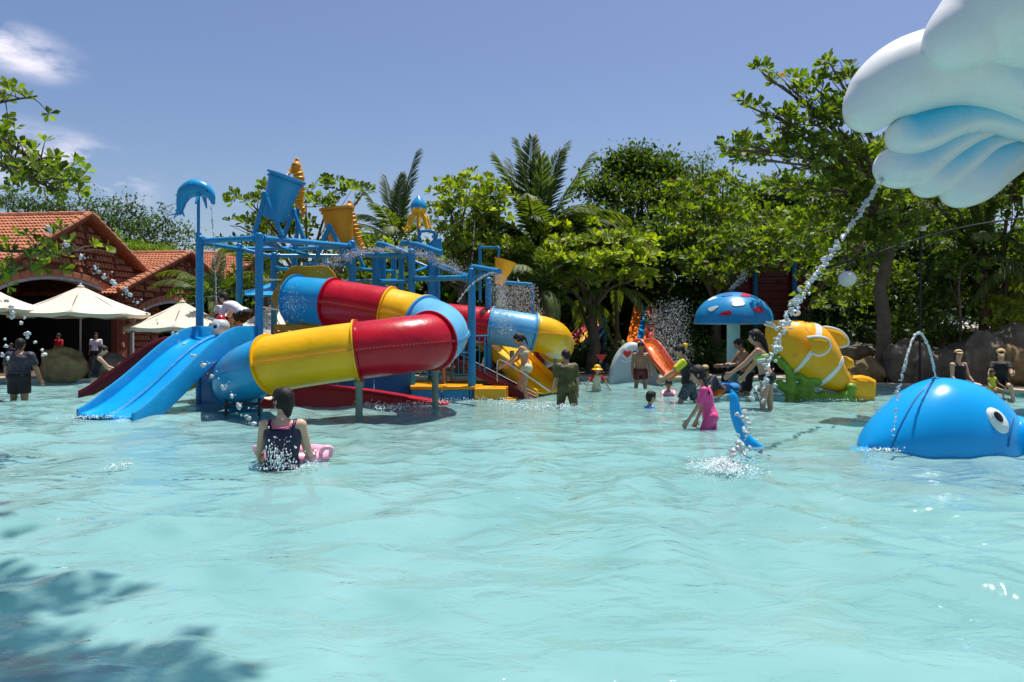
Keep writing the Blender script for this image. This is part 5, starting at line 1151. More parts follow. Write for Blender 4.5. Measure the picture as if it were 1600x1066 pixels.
mb = MB(); mb.tube(crom([P(1196, 503, Yf)+(0, -.05, 0), P(1200, 505, Yf)+(0, -.14, 0), P(1207, 510, Yf)+(0, -.22, 0)], 4), .022, 8); mb.tube(crom([P(1196, 503, Yf)+(0, .05, -.06), P(1201, 508, Yf)+(0, -.14, -.03), P(1208, 511, Yf)+(0, -.2, -.02)], 4), .022, 8); obj('lips', mb, M['white_gel'], t)
for (x, y, dy) in ((1219, 505, -.30), (1243, 489, -.03)):
    q = P(x, y, Yf)+(0, dy, 0); mb = MB(); mb.ell(q, (.10, .06, .075)); e = obj('eye', mb, M['white_gel'], t); mb = MB(); mb.ell(q+(-.02, -.04, 0), (.04, .02, .035), seg=12, rings=8); obj('pupil', mb, M['eye_black'], e)
# green coral that carries it
t = thing('green_coral', 'green branching coral base under the yellow clown fish', 'sculpture', P(1250, 625, 15.7))
mb = MB(); Q = lambda x, y, Y_=15.8: P(x, y, Y_)
for a in ([(1212, 560), (1222, 566), (1232, 578), (1236, 600), (1234, 628), (1232, 660)], [(1218, 600), (1226, 606), (1238, 612)], [(1250, 588), (1262, 600), (1266, 616), (1262, 640)], [(1262, 606), (1270, 592), (1276, 596)], [(1248, 640), (1254, 612), (1250, 606)], [(1268, 628), (1282, 620), (1290, 619)], [(1296, 622), (1310, 622), (1318, 618)], [(1316, 640), (1326, 618), (1330, 606)], [(1266, 624), (1300, 626), (1330, 626)]):
    p_ = crom([Q(*q) for q in a], 4); n_ = len(p_); mb.tube(p_, np.interp(np.linspace(0, 1, n_), [0, .5, 1], [.09, .10, .12]), 12); mb.ell(p_[0], (.10, .09, .10)); mb.ell(p_[-1], (.12, .11, .11))
fused('branches', mb, M['coral_green'], t, .025, 4)

M['whale_blue'] = mat('whale_blue', (.004, .35, .78), .25, .08, 1.2, .03, 8, coat=.12)
# ---------------------------------------------------------------- blue whale
Yw = 9.35; k = Yw/F; t = thing('whale', 'bright blue whale back rising from the water with a round eye', 'sculpture', (5.4, Yw, FZ)); c = np.array(((1470-800)/F*Yw, Yw, 0.))
x0, x1 = (1345-1470)*k, (1594-1470)*k; H = .862
def wh(x):
    if x < 0: u = -x/(-x0); return H*(max(0, 1-u**1.72))**.86
    u = x/x1; return H*(max(0, 1-u**2.3))**.60
def ww(x):
    u = -x/(-x0) if x < 0 else x/x1; return .70*(max(0, 1-u**2.0))**.5
def wsurf(x, a, g=0.):                      # a: angle, 0 = camera side waterline, 90 = top
    h, w_ = wh(x), ww(x); return c+np.array((x, -(w_+g)*math.cos(a), (h+g)*math.sin(a)))
mb = MB(); rings = []; nx = 60
for i in range(nx+1):
    u = -math.cos(PI*i/nx); x = (x0 if u < 0 else x1)*abs(u)*.9995; h, w_ = max(.004, wh(x)), max(.004, ww(x)); an = np.arange(48)/48*2*PI
    rings.append(c+np.stack((np.full(48, x), -w_*np.cos(an), np.where(np.sin(an) > 0, h, .45)*np.sin(an)), 1))
mb.loft(rings); obj('body', mb, M['whale_blue'], t, 80)
def on_whale(px, py, g=.0):                 # drop a sight line onto the hull
    best = None
    d = np.array(((px-800)/F, 1, (HZ-py)/F)); o_ = np.array((0, 0, CZ))
    for Y_ in np.linspace(8.2, 10.4, 900):
        p = o_+d*Y_; x = p[0]-c[0]
        if x0 < x < x1:
            h, w_ = wh(x), ww(x)
            if h > .01 and ((p[1]-c[1])/(w_+g))**2+(p[2]/(h+g))**2 <= 1: return p
    return None
sp = [p for p in [on_whale(x, y) for x, y in ((1458, 594), (1446, 606), (1432, 622), (1418, 645), (1406, 668), (1396, 692), (1390, 705))] if p is not None]
mb = MB(); mb.tube(crom(sp, 5), .011, 8); obj('seam', mb, M['dark_blue'], t)
def disc(px, py, rx, ry, m, lift, th=.03, name='eye', par=None, rot=-.35):
    q = on_whale(px, py); x = q[0]-c[0]; e = .02; h, w_ = wh(x), ww(x)
    nn = np.array((-(( ( (q[1]-c[1])/ww(x+e))**2+(q[2]/wh(x+e))**2)-1)/e*0, (q[1]-c[1])/w_**2, q[2]/h**2)); gx_ = (((q[1]-c[1])/ww(x+e))**2+(q[2]/wh(x+e))**2-1)/e/2; nn[0] = gx_; nn = nrm(nn)
    u = nrm(np.cross((0, 0, 1.), nn)); v = np.cross(nn, u); u, v = u*math.cos(rot)+v*math.sin(rot), v*math.cos(rot)-u*math.sin(rot)
    an = np.arange(32)/32*2*PI; rg = lambda s, z: q+nn*(z+lift)+s*(np.cos(an)[:, None]*u*rx+np.sin(an)[:, None]*v*ry)
    mb = MB(); mb.loft([rg(1, -.05), rg(1, 0), rg(.9, th*.6), rg(.6, th), rg(.05, th*1.1)]); return obj(name, mb, M[m], par or t, 60)
e = disc(1559, 657, .115, .17, 'white_gel', .0, .03, 'eye', rot=.45); disc(1559.5, 656, .085, .135, 'white_paint', .03, .012, 'iris', e, .45); disc(1556, 653, .05, .072, 'eye_black', .042, .01, 'pupil', e, .45)
mb = MB(); lips = [p for p in [on_whale(x, y) for x, y in ((1582, 655), (1579, 668), (1577, 682), (1575, 698))] if p is not None]
if len(lips) > 2: mb.tube(crom(lips, 5), .014, 8); obj('mouth_line', mb, M['dark_blue'], t)
mb = MB(); mb.ell(c+np.array((x1*.86, -.10, .10)), (.20, .48, .30), seg=28, rings=18); obj('lower_lip', mb, M['whale_blue'], t, 80)
q = wsurf((1462-1470)*k, PI/2); mb = MB(); mb.lathe(q-(0, 0, .02), [(.05, 0), (.05, .025), (.03, .035), (.015, .035)], 16); obj('blowhole', mb, M['blue_pipe'], t)
bh = q
# fluke standing out of the water, joined under the surface
tl = crom([(2.91, 9.75, .66), (2.93, 9.72, .56), (2.96, 9.7, .34), (3.05, 9.65, .08), (3.20, 9.55, -.07), (3.5, 9.45, -.2)], 6); wd = np.interp(np.linspace(0, 1, len(tl)), [0, .12, .4, .7, 1], [.018, .05, .080, .07, .05]); mb = MB()
mb.tube(tl, wd, 20, flat=(1, .42), up=(0, 1, .15)); mb.ell(tl[0], (.02, .012, .02), seg=12, rings=6); obj('tail', mb, M['whale_blue'], t, 70)
mb = MB(); mb.tube(crom([(3.25, 9.35, -.16), (3.8, 9.3, -.22), (4.4, 9.25, -.2), (4.8, 9.25, -.12)], 5), [.10]*8+[.2]*8, 14); obj('tail_stock', mb, M['whale_blue'], t)

# ---------------------------------------------------------------- white wave sculpture, upper right
Ys = 13.2; DY = 6.2
t = thing('wave_sculpture', 'white sculpted wave crest with blue grooves overhanging the pool at upper right', 'sculpture', (12.2, 14.6, FZ))
def gel_blue(name, g0, g1, lo, hi):
    """painted airbrush: white gel coat with blue sprayed into the groove (stored paint mask)"""
    m = mat(name, (.86, .87, .86), .28, .04, 1.5, .04, 6, coat=.15, stains=.12, stain_col=(.55, .56, .52)); nt = m.node_tree; b = nt.nodes['Principled BSDF']
    at = N(nt, 'ShaderNodeAttribute', attribute_name='paint'); mm = N(nt, 'ShaderNodeMixRGB'); mm.inputs[2].default_value = (.0, .54, .80, 1)
    src = b.inputs['Base Color'].links[0].from_socket; nt.links.new(at.outputs['Fac'], mm.inputs[0]); nt.links.new(src, mm.inputs[1]); nt.links.new(mm.outputs[0], b.inputs['Base Color']); return m
M['wave'] = gel_blue('wave_gel', 0, 0, 0, 0)
def lobe(pts, rad, flat=(1., 1.), blue=None, Y0=7.0, dys=None, name='wave_lobe'):
    """pts px; rad px; blue = (angle centre deg, width deg, start, full) airbrushed stripe along the lobe"""
    Y0 = Y0*13.2/7.; P3 = [P(x, y, Y0+(dys[i]*1.9 if dys else 0)) for i, (x, y) in enumerate(pts)]; p_ = crom(P3, 10); n = len(p_); r_ = np.interp(np.linspace(0, 1, n), np.linspace(0, 1, len(rad)), rad)*Y0/F
    # round nose that runs tangentially into the tapering body
    T0 = nrm(p_[1]-p_[0]); r0 = r_[0]; dn_ = np.linalg.norm(np.diff(p_, axis=0), axis=1); sA = np.concatenate(([0, r0], r0+np.cumsum(dn_))); pA = np.concatenate(([p_[0]-T0*r0], p_)); rA = np.concatenate(([r_[0]], r_)); a_ = 1.25*r0; tot = sA[-1]
    ss = np.concatenate((a_*(1-np.cos(np.linspace(.06, PI/2, 12))), np.linspace(a_*1.08, tot, 46))); p_ = np.stack([np.interp(ss, sA, pA[:, q_]) for q_ in range(3)], 1); r_ = np.interp(ss, sA, rA)
    r_ = np.convolve(np.pad(r_, (3, 3), mode='edge'), np.ones(7)/7, 'valid')*np.sqrt(np.clip(1-(1-np.clip(ss/a_, 0, 1))**2, 0, 1)); n = len(p_); seg = 44; V = []; paint = []
    for i in range(n):
        T = nrm(p_[min(i+1, n-1)]-p_[max(i-1, 0)]); u = np.array((0, 1., 0)); v = nrm(np.cross(T, u)); u2 = np.cross(T, v); an = np.arange(seg)/seg*2*PI
        V.append(p_[i]+np.cos(an)[:, None]*v*r_[i]*flat[0]+np.sin(an)[:, None]*u2*r_[i]*flat[1])
        if blue:
            ac, aw, s0, s1 = blue; s = i/n; d = np.abs((np.degrees(an)-ac+180) % 360-180)/aw; q = np.clip(1-d, 0, 1)**.55*np.clip((s-s0)/(s1-s0), 0, 1); paint.append(q)
        else: paint.append(np.zeros(seg))
    mb = MB(); mb.loft(V); o = obj(name, mb, M['wave'], t, 80); a = o.data.attributes.new('paint', 'FLOAT', 'POINT'); a.data.foreach_set('value', np.concatenate(paint).astype(np.float32))
    sb = o.modifiers.new('s', 'SUBSURF'); sb.levels = 1; sb.render_levels = 1
    return o
# angle 0 = up, 270/90 = towards or away from the camera
lobe([(1495, 62), (1530, 36), (1580, 18), (1650, 5), (1720, 0)], [53, 70, 92, 110, 120], (1, .9), None, 6.6)
lobe([(1357, 168), (1376, 146), (1404, 128), (1442, 112), (1500, 101), (1560, 108), (1625, 130), (1720, 170)], [41, 51, 61, 62, 66, 66, 66, 70], (1, .85), (70, 55, .5, .72), 6.95)
lobe([(1416, 213), (1446, 204), (1490, 188), (1540, 182), (1605, 196), (1690, 215)], [33, 34, 27, 24, 26, 30], (1, .9), (48, 78, .08, .18), 7.02, [-.02, 0, .02, .04, .06, .06])
lobe([(1399, 262), (1430, 257), (1470, 232), (1520, 208), (1560, 199), (1615, 206), (1690, 220)], [34, 34, 27, 20, 18, 22, 30], (1, .9), (42, 70, .10, .3), 7.12, [.0, .0, .03, .06, .08, .08, .08])
lobe([(1449, 284), (1477, 270), (1512, 244), (1552, 220), (1615, 212), (1690, 230)], [27, 27, 25, 22, 26, 30], (1, .9), (42, 70, .15, .35), 7.2, [-.0, .0, .02, .05, .06, .06])
lobe([(1499, 296), (1527, 283), (1560, 256), (1600, 230), (1650, 220), (1720, 235)], [31, 34, 33, 32, 34, 40], (1, .9), (40, 66, .2, .45), 7.28, [-.02, 0, 0, .05, .06, .06])
lobe([(1614, 318), (1622, 300), (1640, 280), (1680, 260)], [15, 18, 24, 30], (1, .8), None, 6.9)
lobe([(1640, 150), (1680, 170), (1730, 200)], [70, 85, 95], (1, .9), None, 7.6, name='wave_back')
mb = MB(); mb.tube(crom([P(1720, 200, 14.4), P(1790, 320, 14.4), (12.2, 14.6, 1.0), (12.2, 14.6, FZ)], 8), .8, 24); obj('column', mb, M['white_gel'], t)
mb = MB(); a = P(1372, 285, 13.3); mb.tube([a+(.16, .1, .1), a], .045, 12); obj('nozzle', mb, M['chrome'], t)
# ---------------------------------------------------------------- people
def rotx(v, a):
    c, s = math.cos(R(a)), math.sin(R(a)); x, y, z = v; return np.array((x, y*c-z*s, y*s+z*c))
def person(label, px, Y, top_py, face=0, pose=None, skin='skin', hair='short', female=False, child=False, shirt=None, bottom=None, hat=None, floor=-.47, scale=None, x=None, cat=None, group='people in and around the pool', ring_z=None, voxel=.0105, extra=None, tank=None, bulk=1.):
    """pose: lean, arms (fwd, out, elbow), legs (fwd, out, knee), head (nod, turn). Built in metres for 1.7 m, then scaled."""
    po = dict(lean=0, la=(8, 8, 12), ra=(8, 8, 12), ll=(4, 4, 6), rl=(-3, 4, 4), nod=0, turn=0, tilt=0); po.update(pose or {})
    fem = female; hk = 1.28 if child else 1.06; wk = .92 if child else (1.0 if fem else 1.08); sh = .155 if fem else .178
    if child: sh = .15
    wk *= bulk; sh *= 1+(bulk-1)*.8
    lean = po['lean']; up = rotx((0, 0, 1), -lean); fw = rotx((0, 1, 0), -lean); Xa = np.array((1., 0, 0))
    hip = np.zeros(3); T = lambda s, x_=0, f=0: hip+up*s+Xa*x_+fw*f
    def limb(o, s, fwd, out, bend, l1, l2, knee=False):
        d1 = np.array((s*math.sin(R(out)), math.sin(R(fwd))*math.cos(R(out)), -math.cos(R(fwd))*math.cos(R(out))))
        f2 = fwd-bend if knee else fwd+bend; o2 = out*.5 if not knee else out
        d2 = np.array((s*math.sin(R(o2)), math.sin(R(f2))*math.cos(R(o2)), -math.cos(R(f2))*math.cos(R(o2)))); a = o+d1*l1; return a, a+d2*l2, d2
    J = {}
    for s, kx, kl in ((-1, 'la', 'll'), (1, 'ra', 'rl')):
        so_ = T(.45, s*sh); e, w_, d2 = limb(so_, s, *[po[kx][i] for i in range(3)], .29, .25); J['sh', s] = so_; J['el', s] = e; J['wr', s] = w_; J['hd', s] = d2
        ho = hip+Xa*s*.09; kn, an, d3 = limb(ho, s, *po[kl], .42, .40, True); J['hi', s] = ho; J['kn', s] = kn; J['an', s] = an
    neck = T(.50); hc = T(.60, 0, .015)+rotx((0, 0, .07*hk), -po['nod']-lean*.4); hc = T(.545, 0, .01)+rotx((0, .01, .125*hk), -(lean*.5+po['nod'])) 
    hf = nrm(rotx((0, 1, 0), -(lean*.45+po['nod']))); tr = R(po['turn']); Mz = np.array(Matrix.Rotation(tr, 3, Vector((0, 0, 1)))); hf = Mz@hf; hu = nrm(rotx((0, 0, 1), -(lean*.45+po['nod'])) if abs(po['turn']) < 1 else Mz@rotx((0, 0, 1), -(lean*.45+po['nod'])))
    if po['tilt']: hu = nrm(hu+Xa*math.tan(R(po['tilt'])))
    hx = nrm(np.cross(hf, hu)); Hm = np.stack((hx, hf, hu), 1); H = lambda a, b, c_: hc+hk*(hx*a+hf*b+hu*c_)
    low = min(J['an', -1][2], J['an', 1][2])-.07; top = (hc+hk*hu*.118)[2]
    ztop = CZ+(HZ-top_py)/F*Y if top_py is not None else None
    if scale is None: s_ = (ztop-floor)/(top-low); z0 = floor-low*s_
    else: s_ = scale; z0 = (ztop-top*s_) if ztop is not None else floor-low*s_
    root = np.array(((px-800)/F*Y if x is None else x, Y, 0)); Mr = np.array(Matrix.Rotation(R(face), 3, 'Z'))
    g = lambda v: (np.asarray(v)@Mr.T)*s_+root+np.array((0, 0, z0))
    loc = root+np.array((0, 0, z0+low*s_))
    t = thing('person', label, cat or 'person', loc, group)
    def fin(mb): mb.v = [g(v) for v in mb.v]; return mb
    tor = [(-.11, .09, .08), (-.06, .15, .10), (0, .168 if fem else .16, .112), (.07, .15, .105), (.16, .125 if fem else .138, .09), (.25, .142, .098), (.34, .158 if fem else .172, .112), (.42, .15 if fem else .175, .10), (.475, .11, .075), (.505, .06, .058), (.55, .052, .056)]
    an = np.arange(24)/24*2*PI
    def torso(grow=0, s0=-1, s1=2, flare=0):
        out = []
        for (s, rx, ry) in tor:
            if s0 <= s <= s1: out.append(T(s)+np.cos(an)[:, None]*Xa*(rx*wk+grow+flare*max(0, .2-s))+np.sin(an)[:, None]*fw*(ry*wk+grow+flare*max(0, .2-s)))
        return out
    mb = MB(); mb.loft(torso())
    mb.cap(T(.49), hc-hu*.03*hk, .055, .05)
    mb.ell(hc+hu*.01*hk, (.076*hk, .093*hk, .108*hk), Hm, 20, 14); mb.ell(H(0, .025, -.06), (.052*hk, .06*hk, .05*hk), Hm, 16, 10)
    mb.cap(H(0, .092, .005), H(0, .108, -.022), .010*hk, .015*hk, 10); mb.ell(H(0, .083, -.052), (.025*hk, .014*hk, .012*hk), Hm, 12, 8)
    for s in (-1, 1): mb.ell(H(s*.078, -.005, -.008), (.012*hk, .02*hk, .032*hk), Hm, 12, 8)
    hands = []
    for s in (-1, 1):
        so_, e, w_, d = J['sh', s], J['el', s], J['wr', s], J['hd', s]
        mb.cap(T(.43, s*sh*.6), so_, .06*wk, .055*wk); mb.cap(so_, e, .054*wk, .038*wk); mb.cap(e, w_, .039*wk, .026*wk)
        mb.ell(so_*.6+e*.4, (.047*wk,)*3)
        pn = nrm(np.cross(d, (s, 0, 0.)) if abs(d[0]) < .9 else np.cross(d, (0, 0, 1.))); side = nrm(np.cross(d, pn))  # palm faces the body
        side, pn = pn, side
        pc = w_+d*.055; mb.cap(w_-d*.01, w_+d*.075, .026*wk, .032*wk, 12, flat=(1.25, .5), up=tuple(pn))
        fd = d
        for j, (o_, l_) in enumerate(((-.030, .060), (-.010, .072), (.010, .068), (.030, .052))):
            b = w_+d*.085+side*o_; m1 = b+nrm(d+side*o_*4)*l_*.55; m2 = m1+nrm(d*.8-pn*s*.35+side*o_*4)*l_*.55; mb.cap(b, m1, .0105, .0095, 8); mb.cap(m1, m2, .0095, .008, 8)
        b = w_+d*.03+side*.024; m1 = b+nrm(side*.8+d*.7)*.04; mb.cap(b, m1, .012, .011, 8); mb.cap(m1, m1+nrm(d+side*.2)*.032, .011, .009, 8)
        hi, kn, an_ = J['hi', s], J['kn', s], J['an', s]
        mb.cap(hi+(0, 0, .02), kn, .084*wk, .052*wk); mb.cap(kn, an_, .05*wk, .034*wk); mb.ell(kn*.68+an_*.32-(0, .012, 0), (.05*wk, .052*wk, .085*wk)); mb.ell(hi-(0, .035, -.01), (.085*wk, .085*wk, .09*wk))
        mb.cap(an_-(0, .02, .035), an_+(s*.02, .15, -.05), .036, .026, 12, flat=(1.1, .8)); 
    fused('body', fin(mb), M[skin], t, voxel*min(1, s_*1.0), 3)
    # face: eyes, brows, mouth
    mb = MB()
    for s in (-1, 1): mb.ell(H(s*.030, .082, .008), (.012*hk, .008*hk, .006*hk), Hm, 10, 6)
    obj('eyes', fin(mb), M['eye_black'], t)
    mb = MB()
    for s in (-1, 1): mb.cap(H(s*.018, .090, .026), H(s*.045, .078, .026), .004*hk, .003*hk, 6)
    obj('eyebrows', fin(mb), M['hair'], t)
    mb = MB(); mb.cap(H(-.018, .096, -.052), H(.018, .096, -.052), .0055*hk, .0055*hk, 8); obj('mouth', fin(mb), M['lip'], t)
    # hair
    mb = MB()
    if hair != 'none':
        mb.ell(H(0, -.014, .026), (.084*hk, .094*hk, .100*hk), Hm, 20, 14); mb.ell(H(0, -.045, -.01), (.076*hk, .062*hk, .085*hk), Hm, 16, 10)
        mb.ell(H(0, .045, .062), (.062*hk, .05*hk, .05*hk), Hm, 14, 10)
        for s in (-1, 1): mb.ell(H(s*.07, .005, .02), (.018*hk, .045*hk, .05*hk), Hm, 12, 8)
        if hair in ('long', 'pony', 'braids', 'bob', 'fringe'):
            for s in (-1, 1): mb.ell(H(s*.066, -.012, -.012), (.022*hk, .05*hk, .06*hk), Hm, 12, 8)
        if hair == 'fringe' or hair == 'pony': mb.ell(H(0, .062, .052), (.06*hk, .03*hk, .03*hk), Hm, 12, 8)
        if hair == 'pony': mb.cap(H(0, -.10, .03), H(0, -.135, -.04), .03*hk, .026*hk); mb.cap(H(0, -.135, -.04), H(0, -.125, -.21), .026*hk, .010*hk)
        if hair == 'long': mb.cap(H(0, -.085, .0), H(0, -.12, -.12), .055*hk, .04*hk); mb.cap(H(0, -.12, -.12), H(0.02, -.14, -.36), .038*hk, .014*hk)
        if hair == 'bob': mb.cap(H(0, -.055, -.02), H(0, -.06, -.11), .062*hk, .035*hk)
        if hair == 'bun': mb.ell(H(0, -.10, .07), (.04*hk,)*3, None, 12, 8)
        if hair == 'braids':
            for s in (-1, 1):
                for j in range(6): mb.ell(H(s*(.07+.006*j), -.045+.0*j, -.05-.042*j), (.017*hk, .017*hk, .027*hk), None, 10, 6)
        for j in range(14):               # loose strands so the outline is not a ball
            a = rng.normal(size=3); a[1] = -abs(a[1]); a = nrm(a); q0 = H(*(np.array((0, -.02, .02))+a*(.078, .085, .085))); mb.cap(q0, q0+hk*(.02*nrm(rng.normal(size=3))-hu*.025), .007, .003, 5)
        h_ = fused('hair', fin(mb), M['hair'], t, .010*min(1, s_), 2)
    def cloth(nm, mb, m): return fused(nm, fin(mb), M[m], t, .0125*min(1, s_), 3)
    if shirt:
        m_, slv, hem = shirt[:3]; mb = MB(); ts_ = [q for q in torso(.016, hem, .49, .14 if not fem else .06)]; mb.loft(ts_)
        for s in (-1, 1):
            so_, e, w_ = J['sh', s], J['el', s], J['wr', s]; mb.cap(T(.435, s*sh*.55), so_, .072*wk, .066*wk)
            if slv > 0:
                q = so_+(e-so_)*min(1, slv); mb.tube([so_-(e-so_)*.05, so_*.5+q*.5, q], [.068*wk, .066*wk, .064*wk], 16)
                if slv > 1: q2 = e+(w_-e)*(slv-1); mb.cap(so_, e, .064*wk, .05*wk); mb.cap(e, q2, .05*wk, .04*wk)
        for j in range(5):                # folds
            a = rng.random()*6.28; z = rng.random()*.3; mb.cap(T(z, math.cos(a)*.13*wk, math.sin(a)*.09*wk), T(z+.09, math.cos(a+.3)*.145*wk, math.sin(a+.3)*.10*wk), .022, .020, 8)
        cloth('shirt', mb, m_)
        if len(shirt) > 3:
            for s in (-1, 1):
                mb = MB(); so_, e = J['sh', s], J['el', s]; mb.tube([so_+(so_-e)*.14+Xa*-s*.02, so_, so_*.4+e*.6, so_*.2+e*.8], [.045*wk, .077*wk, .073*wk, .071*wk], 16)
                cloth('sleeve', mb, shirt[3])
    if tank:                              # vest or swimsuit: scooped neck, narrow straps
        m_, hem = tank[:2]; mb = MB(); mb.loft(torso(.013, hem, .43, .03))
        for s in (-1, 1): mb.tube(crom([T(.40, s*.095*wk, -.085*wk), T(.46, s*.105*wk, -.07*wk), T(.497, s*.11*wk, 0), T(.46, s*.1*wk, .07*wk), T(.40, s*.09*wk, .085*wk)], 5), .019, 8)
        cloth('swimsuit', mb, m_)
        if len(tank) > 2: mb = MB(); mb.tube(crom([T(.47, -.085*wk, -.075*wk), T(.437, -.06*wk, -.10*wk), T(.428, 0, -.118*wk), T(.437, .06*wk, -.10*wk), T(.47, .085*wk, -.075*wk)], 5), .0075, 8); obj('neck_trim', fin(mb), M[tank[2]], t)
    if bottom:
        m_, ln = bottom[:2]; mb = MB(); mb.loft(torso(.018, -.12, .09, .0))
        for s in (-1, 1):
            hi, kn, an_ = J['hi', s], J['kn', s], J['an', s]; q = hi+(kn-hi)*min(1, ln); mb.ell(hi-(0, .035, -.01), (.10*wk, .10*wk, .10*wk))
            if ln > 0: mb.tube([hi+(0, 0, .03), hi*.6+q*.4, q], [.10*wk, .099*wk, .092*wk if ln < .95 else .075*wk], 18)
        cloth('shorts', mb, m_)
    if extra == 'bikini':
        mb = MB(); mb.loft([T(s)+np.cos(an)[:, None]*Xa*(.158*wk+.010)+np.sin(an)[:, None]*fw*(.112*wk+.010) for s in (.315, .375)]); cloth('bikini_top', mb, 'lime' if pose.get('col') != 'floral' else 'floral')
    if hat == 'visor':
        mb = MB(); mb.lathe((0, 0, 0), [(.088, -.008), (.0935, -.008), (.0935, .012), (.088, .012)], 24); V0 = mb.v[0]*hk; mb.v[0] = hc+V0@Hm.T+hu*.05*hk; obj('visor_band', fin(mb), M['hair'], t); mb = MB()
        o1 = []; 
        for i in range(17):
            a = R(-80+160*i/16); o1.append((math.sin(a), math.cos(a)))
        bm_ = [H(x_*.088, y_*.092, .038) for x_, y_ in o1]+[H(x_*.115, y_*.21+.0, .012) for x_, y_ in o1[::-1]]
        mb.prism(bm_, hu*.004, -hu*.004); obj('visor', fin(mb), M['visor'], t, 30)
    if hat == 'cap':
        mb = MB(); mb.ell(H(0, -.012, .062), (.088*hk, .098*hk, .075*hk), Hm, 20, 12); mb.cap(H(0, .07, .055), H(0, .15, .045), .05*hk, .045*hk, 14, flat=(1.3, .25), up=tuple(hu)); fused('cap', fin(mb), M['straw'], t, .01, 2)
    if hat == 'goggles':
        mb = MB(); mb.lathe((0, 0, 0), [(.088, -.012), (.098, -.012), (.098, .012), (.088, .012)], 24); mb.v[0] = hc+(mb.v[0]*hk)@Hm.T+hu*.03*hk
        for s in (-1, 1): mb.ell(H(s*.033, .092, .035), (.026*hk, .014*hk, .018*hk), Hm, 12, 8)
        obj('goggles', fin(mb), M['eye_black'], t)
        mb = MB(); mb.ell(H(0.02, -.12, .07), (.045*hk, .05*hk, .055*hk), Hm, 14, 10); obj('hair_band', fin(mb), M['yellow_shell'], t)
    if hat == 'sunhat':
        mb = MB(); mb.lathe((0, 0, 0), [(.001, .10), (.05, .098), (.085, .07), (.098, .02), (.10, 0), (.165, -.045), (.168, -.05), (.10, -.008)], 28); mb.v[0] = hc+(mb.v[0]*hk)@Hm.T+hu*.045*hk; obj('sun_hat', fin(mb), M['yellow_shell'], t)
    return t, J, g, H
PG = None
t, J, g, H = person('woman seen from behind in a navy swimsuit and peach visor, nearest in the water', 441, 7.95, 606, 8, dict(lean=4, la=(16, 12, 40), ra=(16, 12, 40), ll=(88, 10, 78), rl=(86, 10, 78), nod=-4, turn=52), 'skin_pale', 'bob', True, hat='visor', scale=1.16, tank=('navy', -.12, 'pink'), bottom=('navy', .3), voxel=.009, bulk=1.05)
# pink ring in front of her
rt = thing('swim_ring', 'pink inflatable swim ring showing on both sides of the woman in the visor', 'swim ring', (-2.40, 7.98, .05))
def torus(c, Rr, r, m, par, flat=.85, n=48, name='ring', a0=0):
    mb = MB(); pts = [np.array(c)+np.array((Rr*math.cos(2*PI*i/n), Rr*math.sin(2*PI*i/n)*.9, .012*math.sin(4*PI*i/n))) for i in range(n)]
    mb.tube(pts, [r*(1+.03*math.sin(i*2.6)) for i in range(n)], 16, closed=True, up=(0, 0, 1)); return obj(name, mb, M[m], par, 70)
torus((-2.47, 8.44, .03), .31, .08, 'pink_ring', rt)
for s in (-1, 1): mb = MB(); mb.tube(crom([(-2.47+s*.30, 8.3, .06), (-2.47+s*.36, 8.26, .14), (-2.47+s*.43, 8.3, .13), (-2.47+s*.41, 8.36, .04)], 5), .028, 10); obj('handle', mb, M['pink_ring'], rt)
mb = MB(); mb.tube([(-2.47+.28, 8.22, .09), (-2.47+.28, 8.2, .125)], .014, 10); obj('valve', mb, M['white_gel'], rt)

person('heavy set man seen from behind in a dark grey splashed shirt at the left edge', 30, 15.9, 529, 5, dict(lean=3, la=(10, 16, 14), ra=(10, 16, 14)), 'skin_tan', 'short', shirt=('grey_fab', .75, .07), bottom=('black_fab', .8), bulk=1.22)
person('woman in a black swimsuit reaching right beside the left boulders', 148, 18.4, 540, -62, dict(lean=14, la=(30, 4, 20), ra=(42, 8, 25), ll=(20, 3, 24), rl=(-5, 3, 12), nod=10), 'skin_pale', 'bun', True, tank=('black_fab', -.06), bottom=('black_fab', .15))
person('adult in a white long sleeved top and black shorts bending on the tower platform', 384, 15.9, 457, 80, dict(lean=62, la=(20, 6, 30), ra=(30, 6, 20), ll=(62, 5, 88), rl=(48, 5, 74), nod=-10), 'skin', 'short', True, shirt=('white_fab', 1.7, .0), bottom=('black_fab', .55), floor=1.30, scale=.95)
person('small child in white held by the bending adult on the tower platform', 350, 16.1, 463, 80, dict(lean=20, la=(30, 10, 40), ra=(40, 10, 40), ll=(20, 4, 30), rl=(0, 4, 10)), 'skin_tan', 'short', child=True, shirt=('white_fab', .8, .0), bottom=('navy', .5), floor=1.30, scale=.58)
person('girl in a pale flowered bikini stepping up the yellow steps', 822, 16.15, 522, 78, dict(lean=10, la=(38, 6, 18), ra=(30, 8, 28), ll=(2, 3, 10), rl=(26, 3, 34), nod=22, col='floral'), 'skin', 'pony', True, child=False, extra='bikini', bottom=('floral', .12), floor=-.22)
person('man in a soaked olive shirt walking away beside the steps', 886, 14.5, 547, 10, dict(lean=6, la=(12, 9, 22), ra=(-8, 9, 14), ll=(14, 5, 8), rl=(-16, 5, 10), nod=12, turn=18), 'skin', 'short', shirt=('olive', .85, -.06), bottom=('olive', .95))
person('small child in a yellow sun hat and red sleeves in the shallow water', 932, 18.3, 571, 200, dict(lean=4, la=(10, 42, 10), ra=(10, 48, 10)), 'skin', 'short', child=True, shirt=('floral', .2, -.02, 'red_fab'), bottom=('floral', .4), hat='sunhat', scale=.66)
person('shirtless man in dark red shorts standing in front of the orange slide', 1001, 19.6, 534, 185, dict(lean=2, la=(4, 10, 10), ra=(6, 12, 14)), 'skin_tan', 'short', bottom=('maroon', .55), hat='goggles')
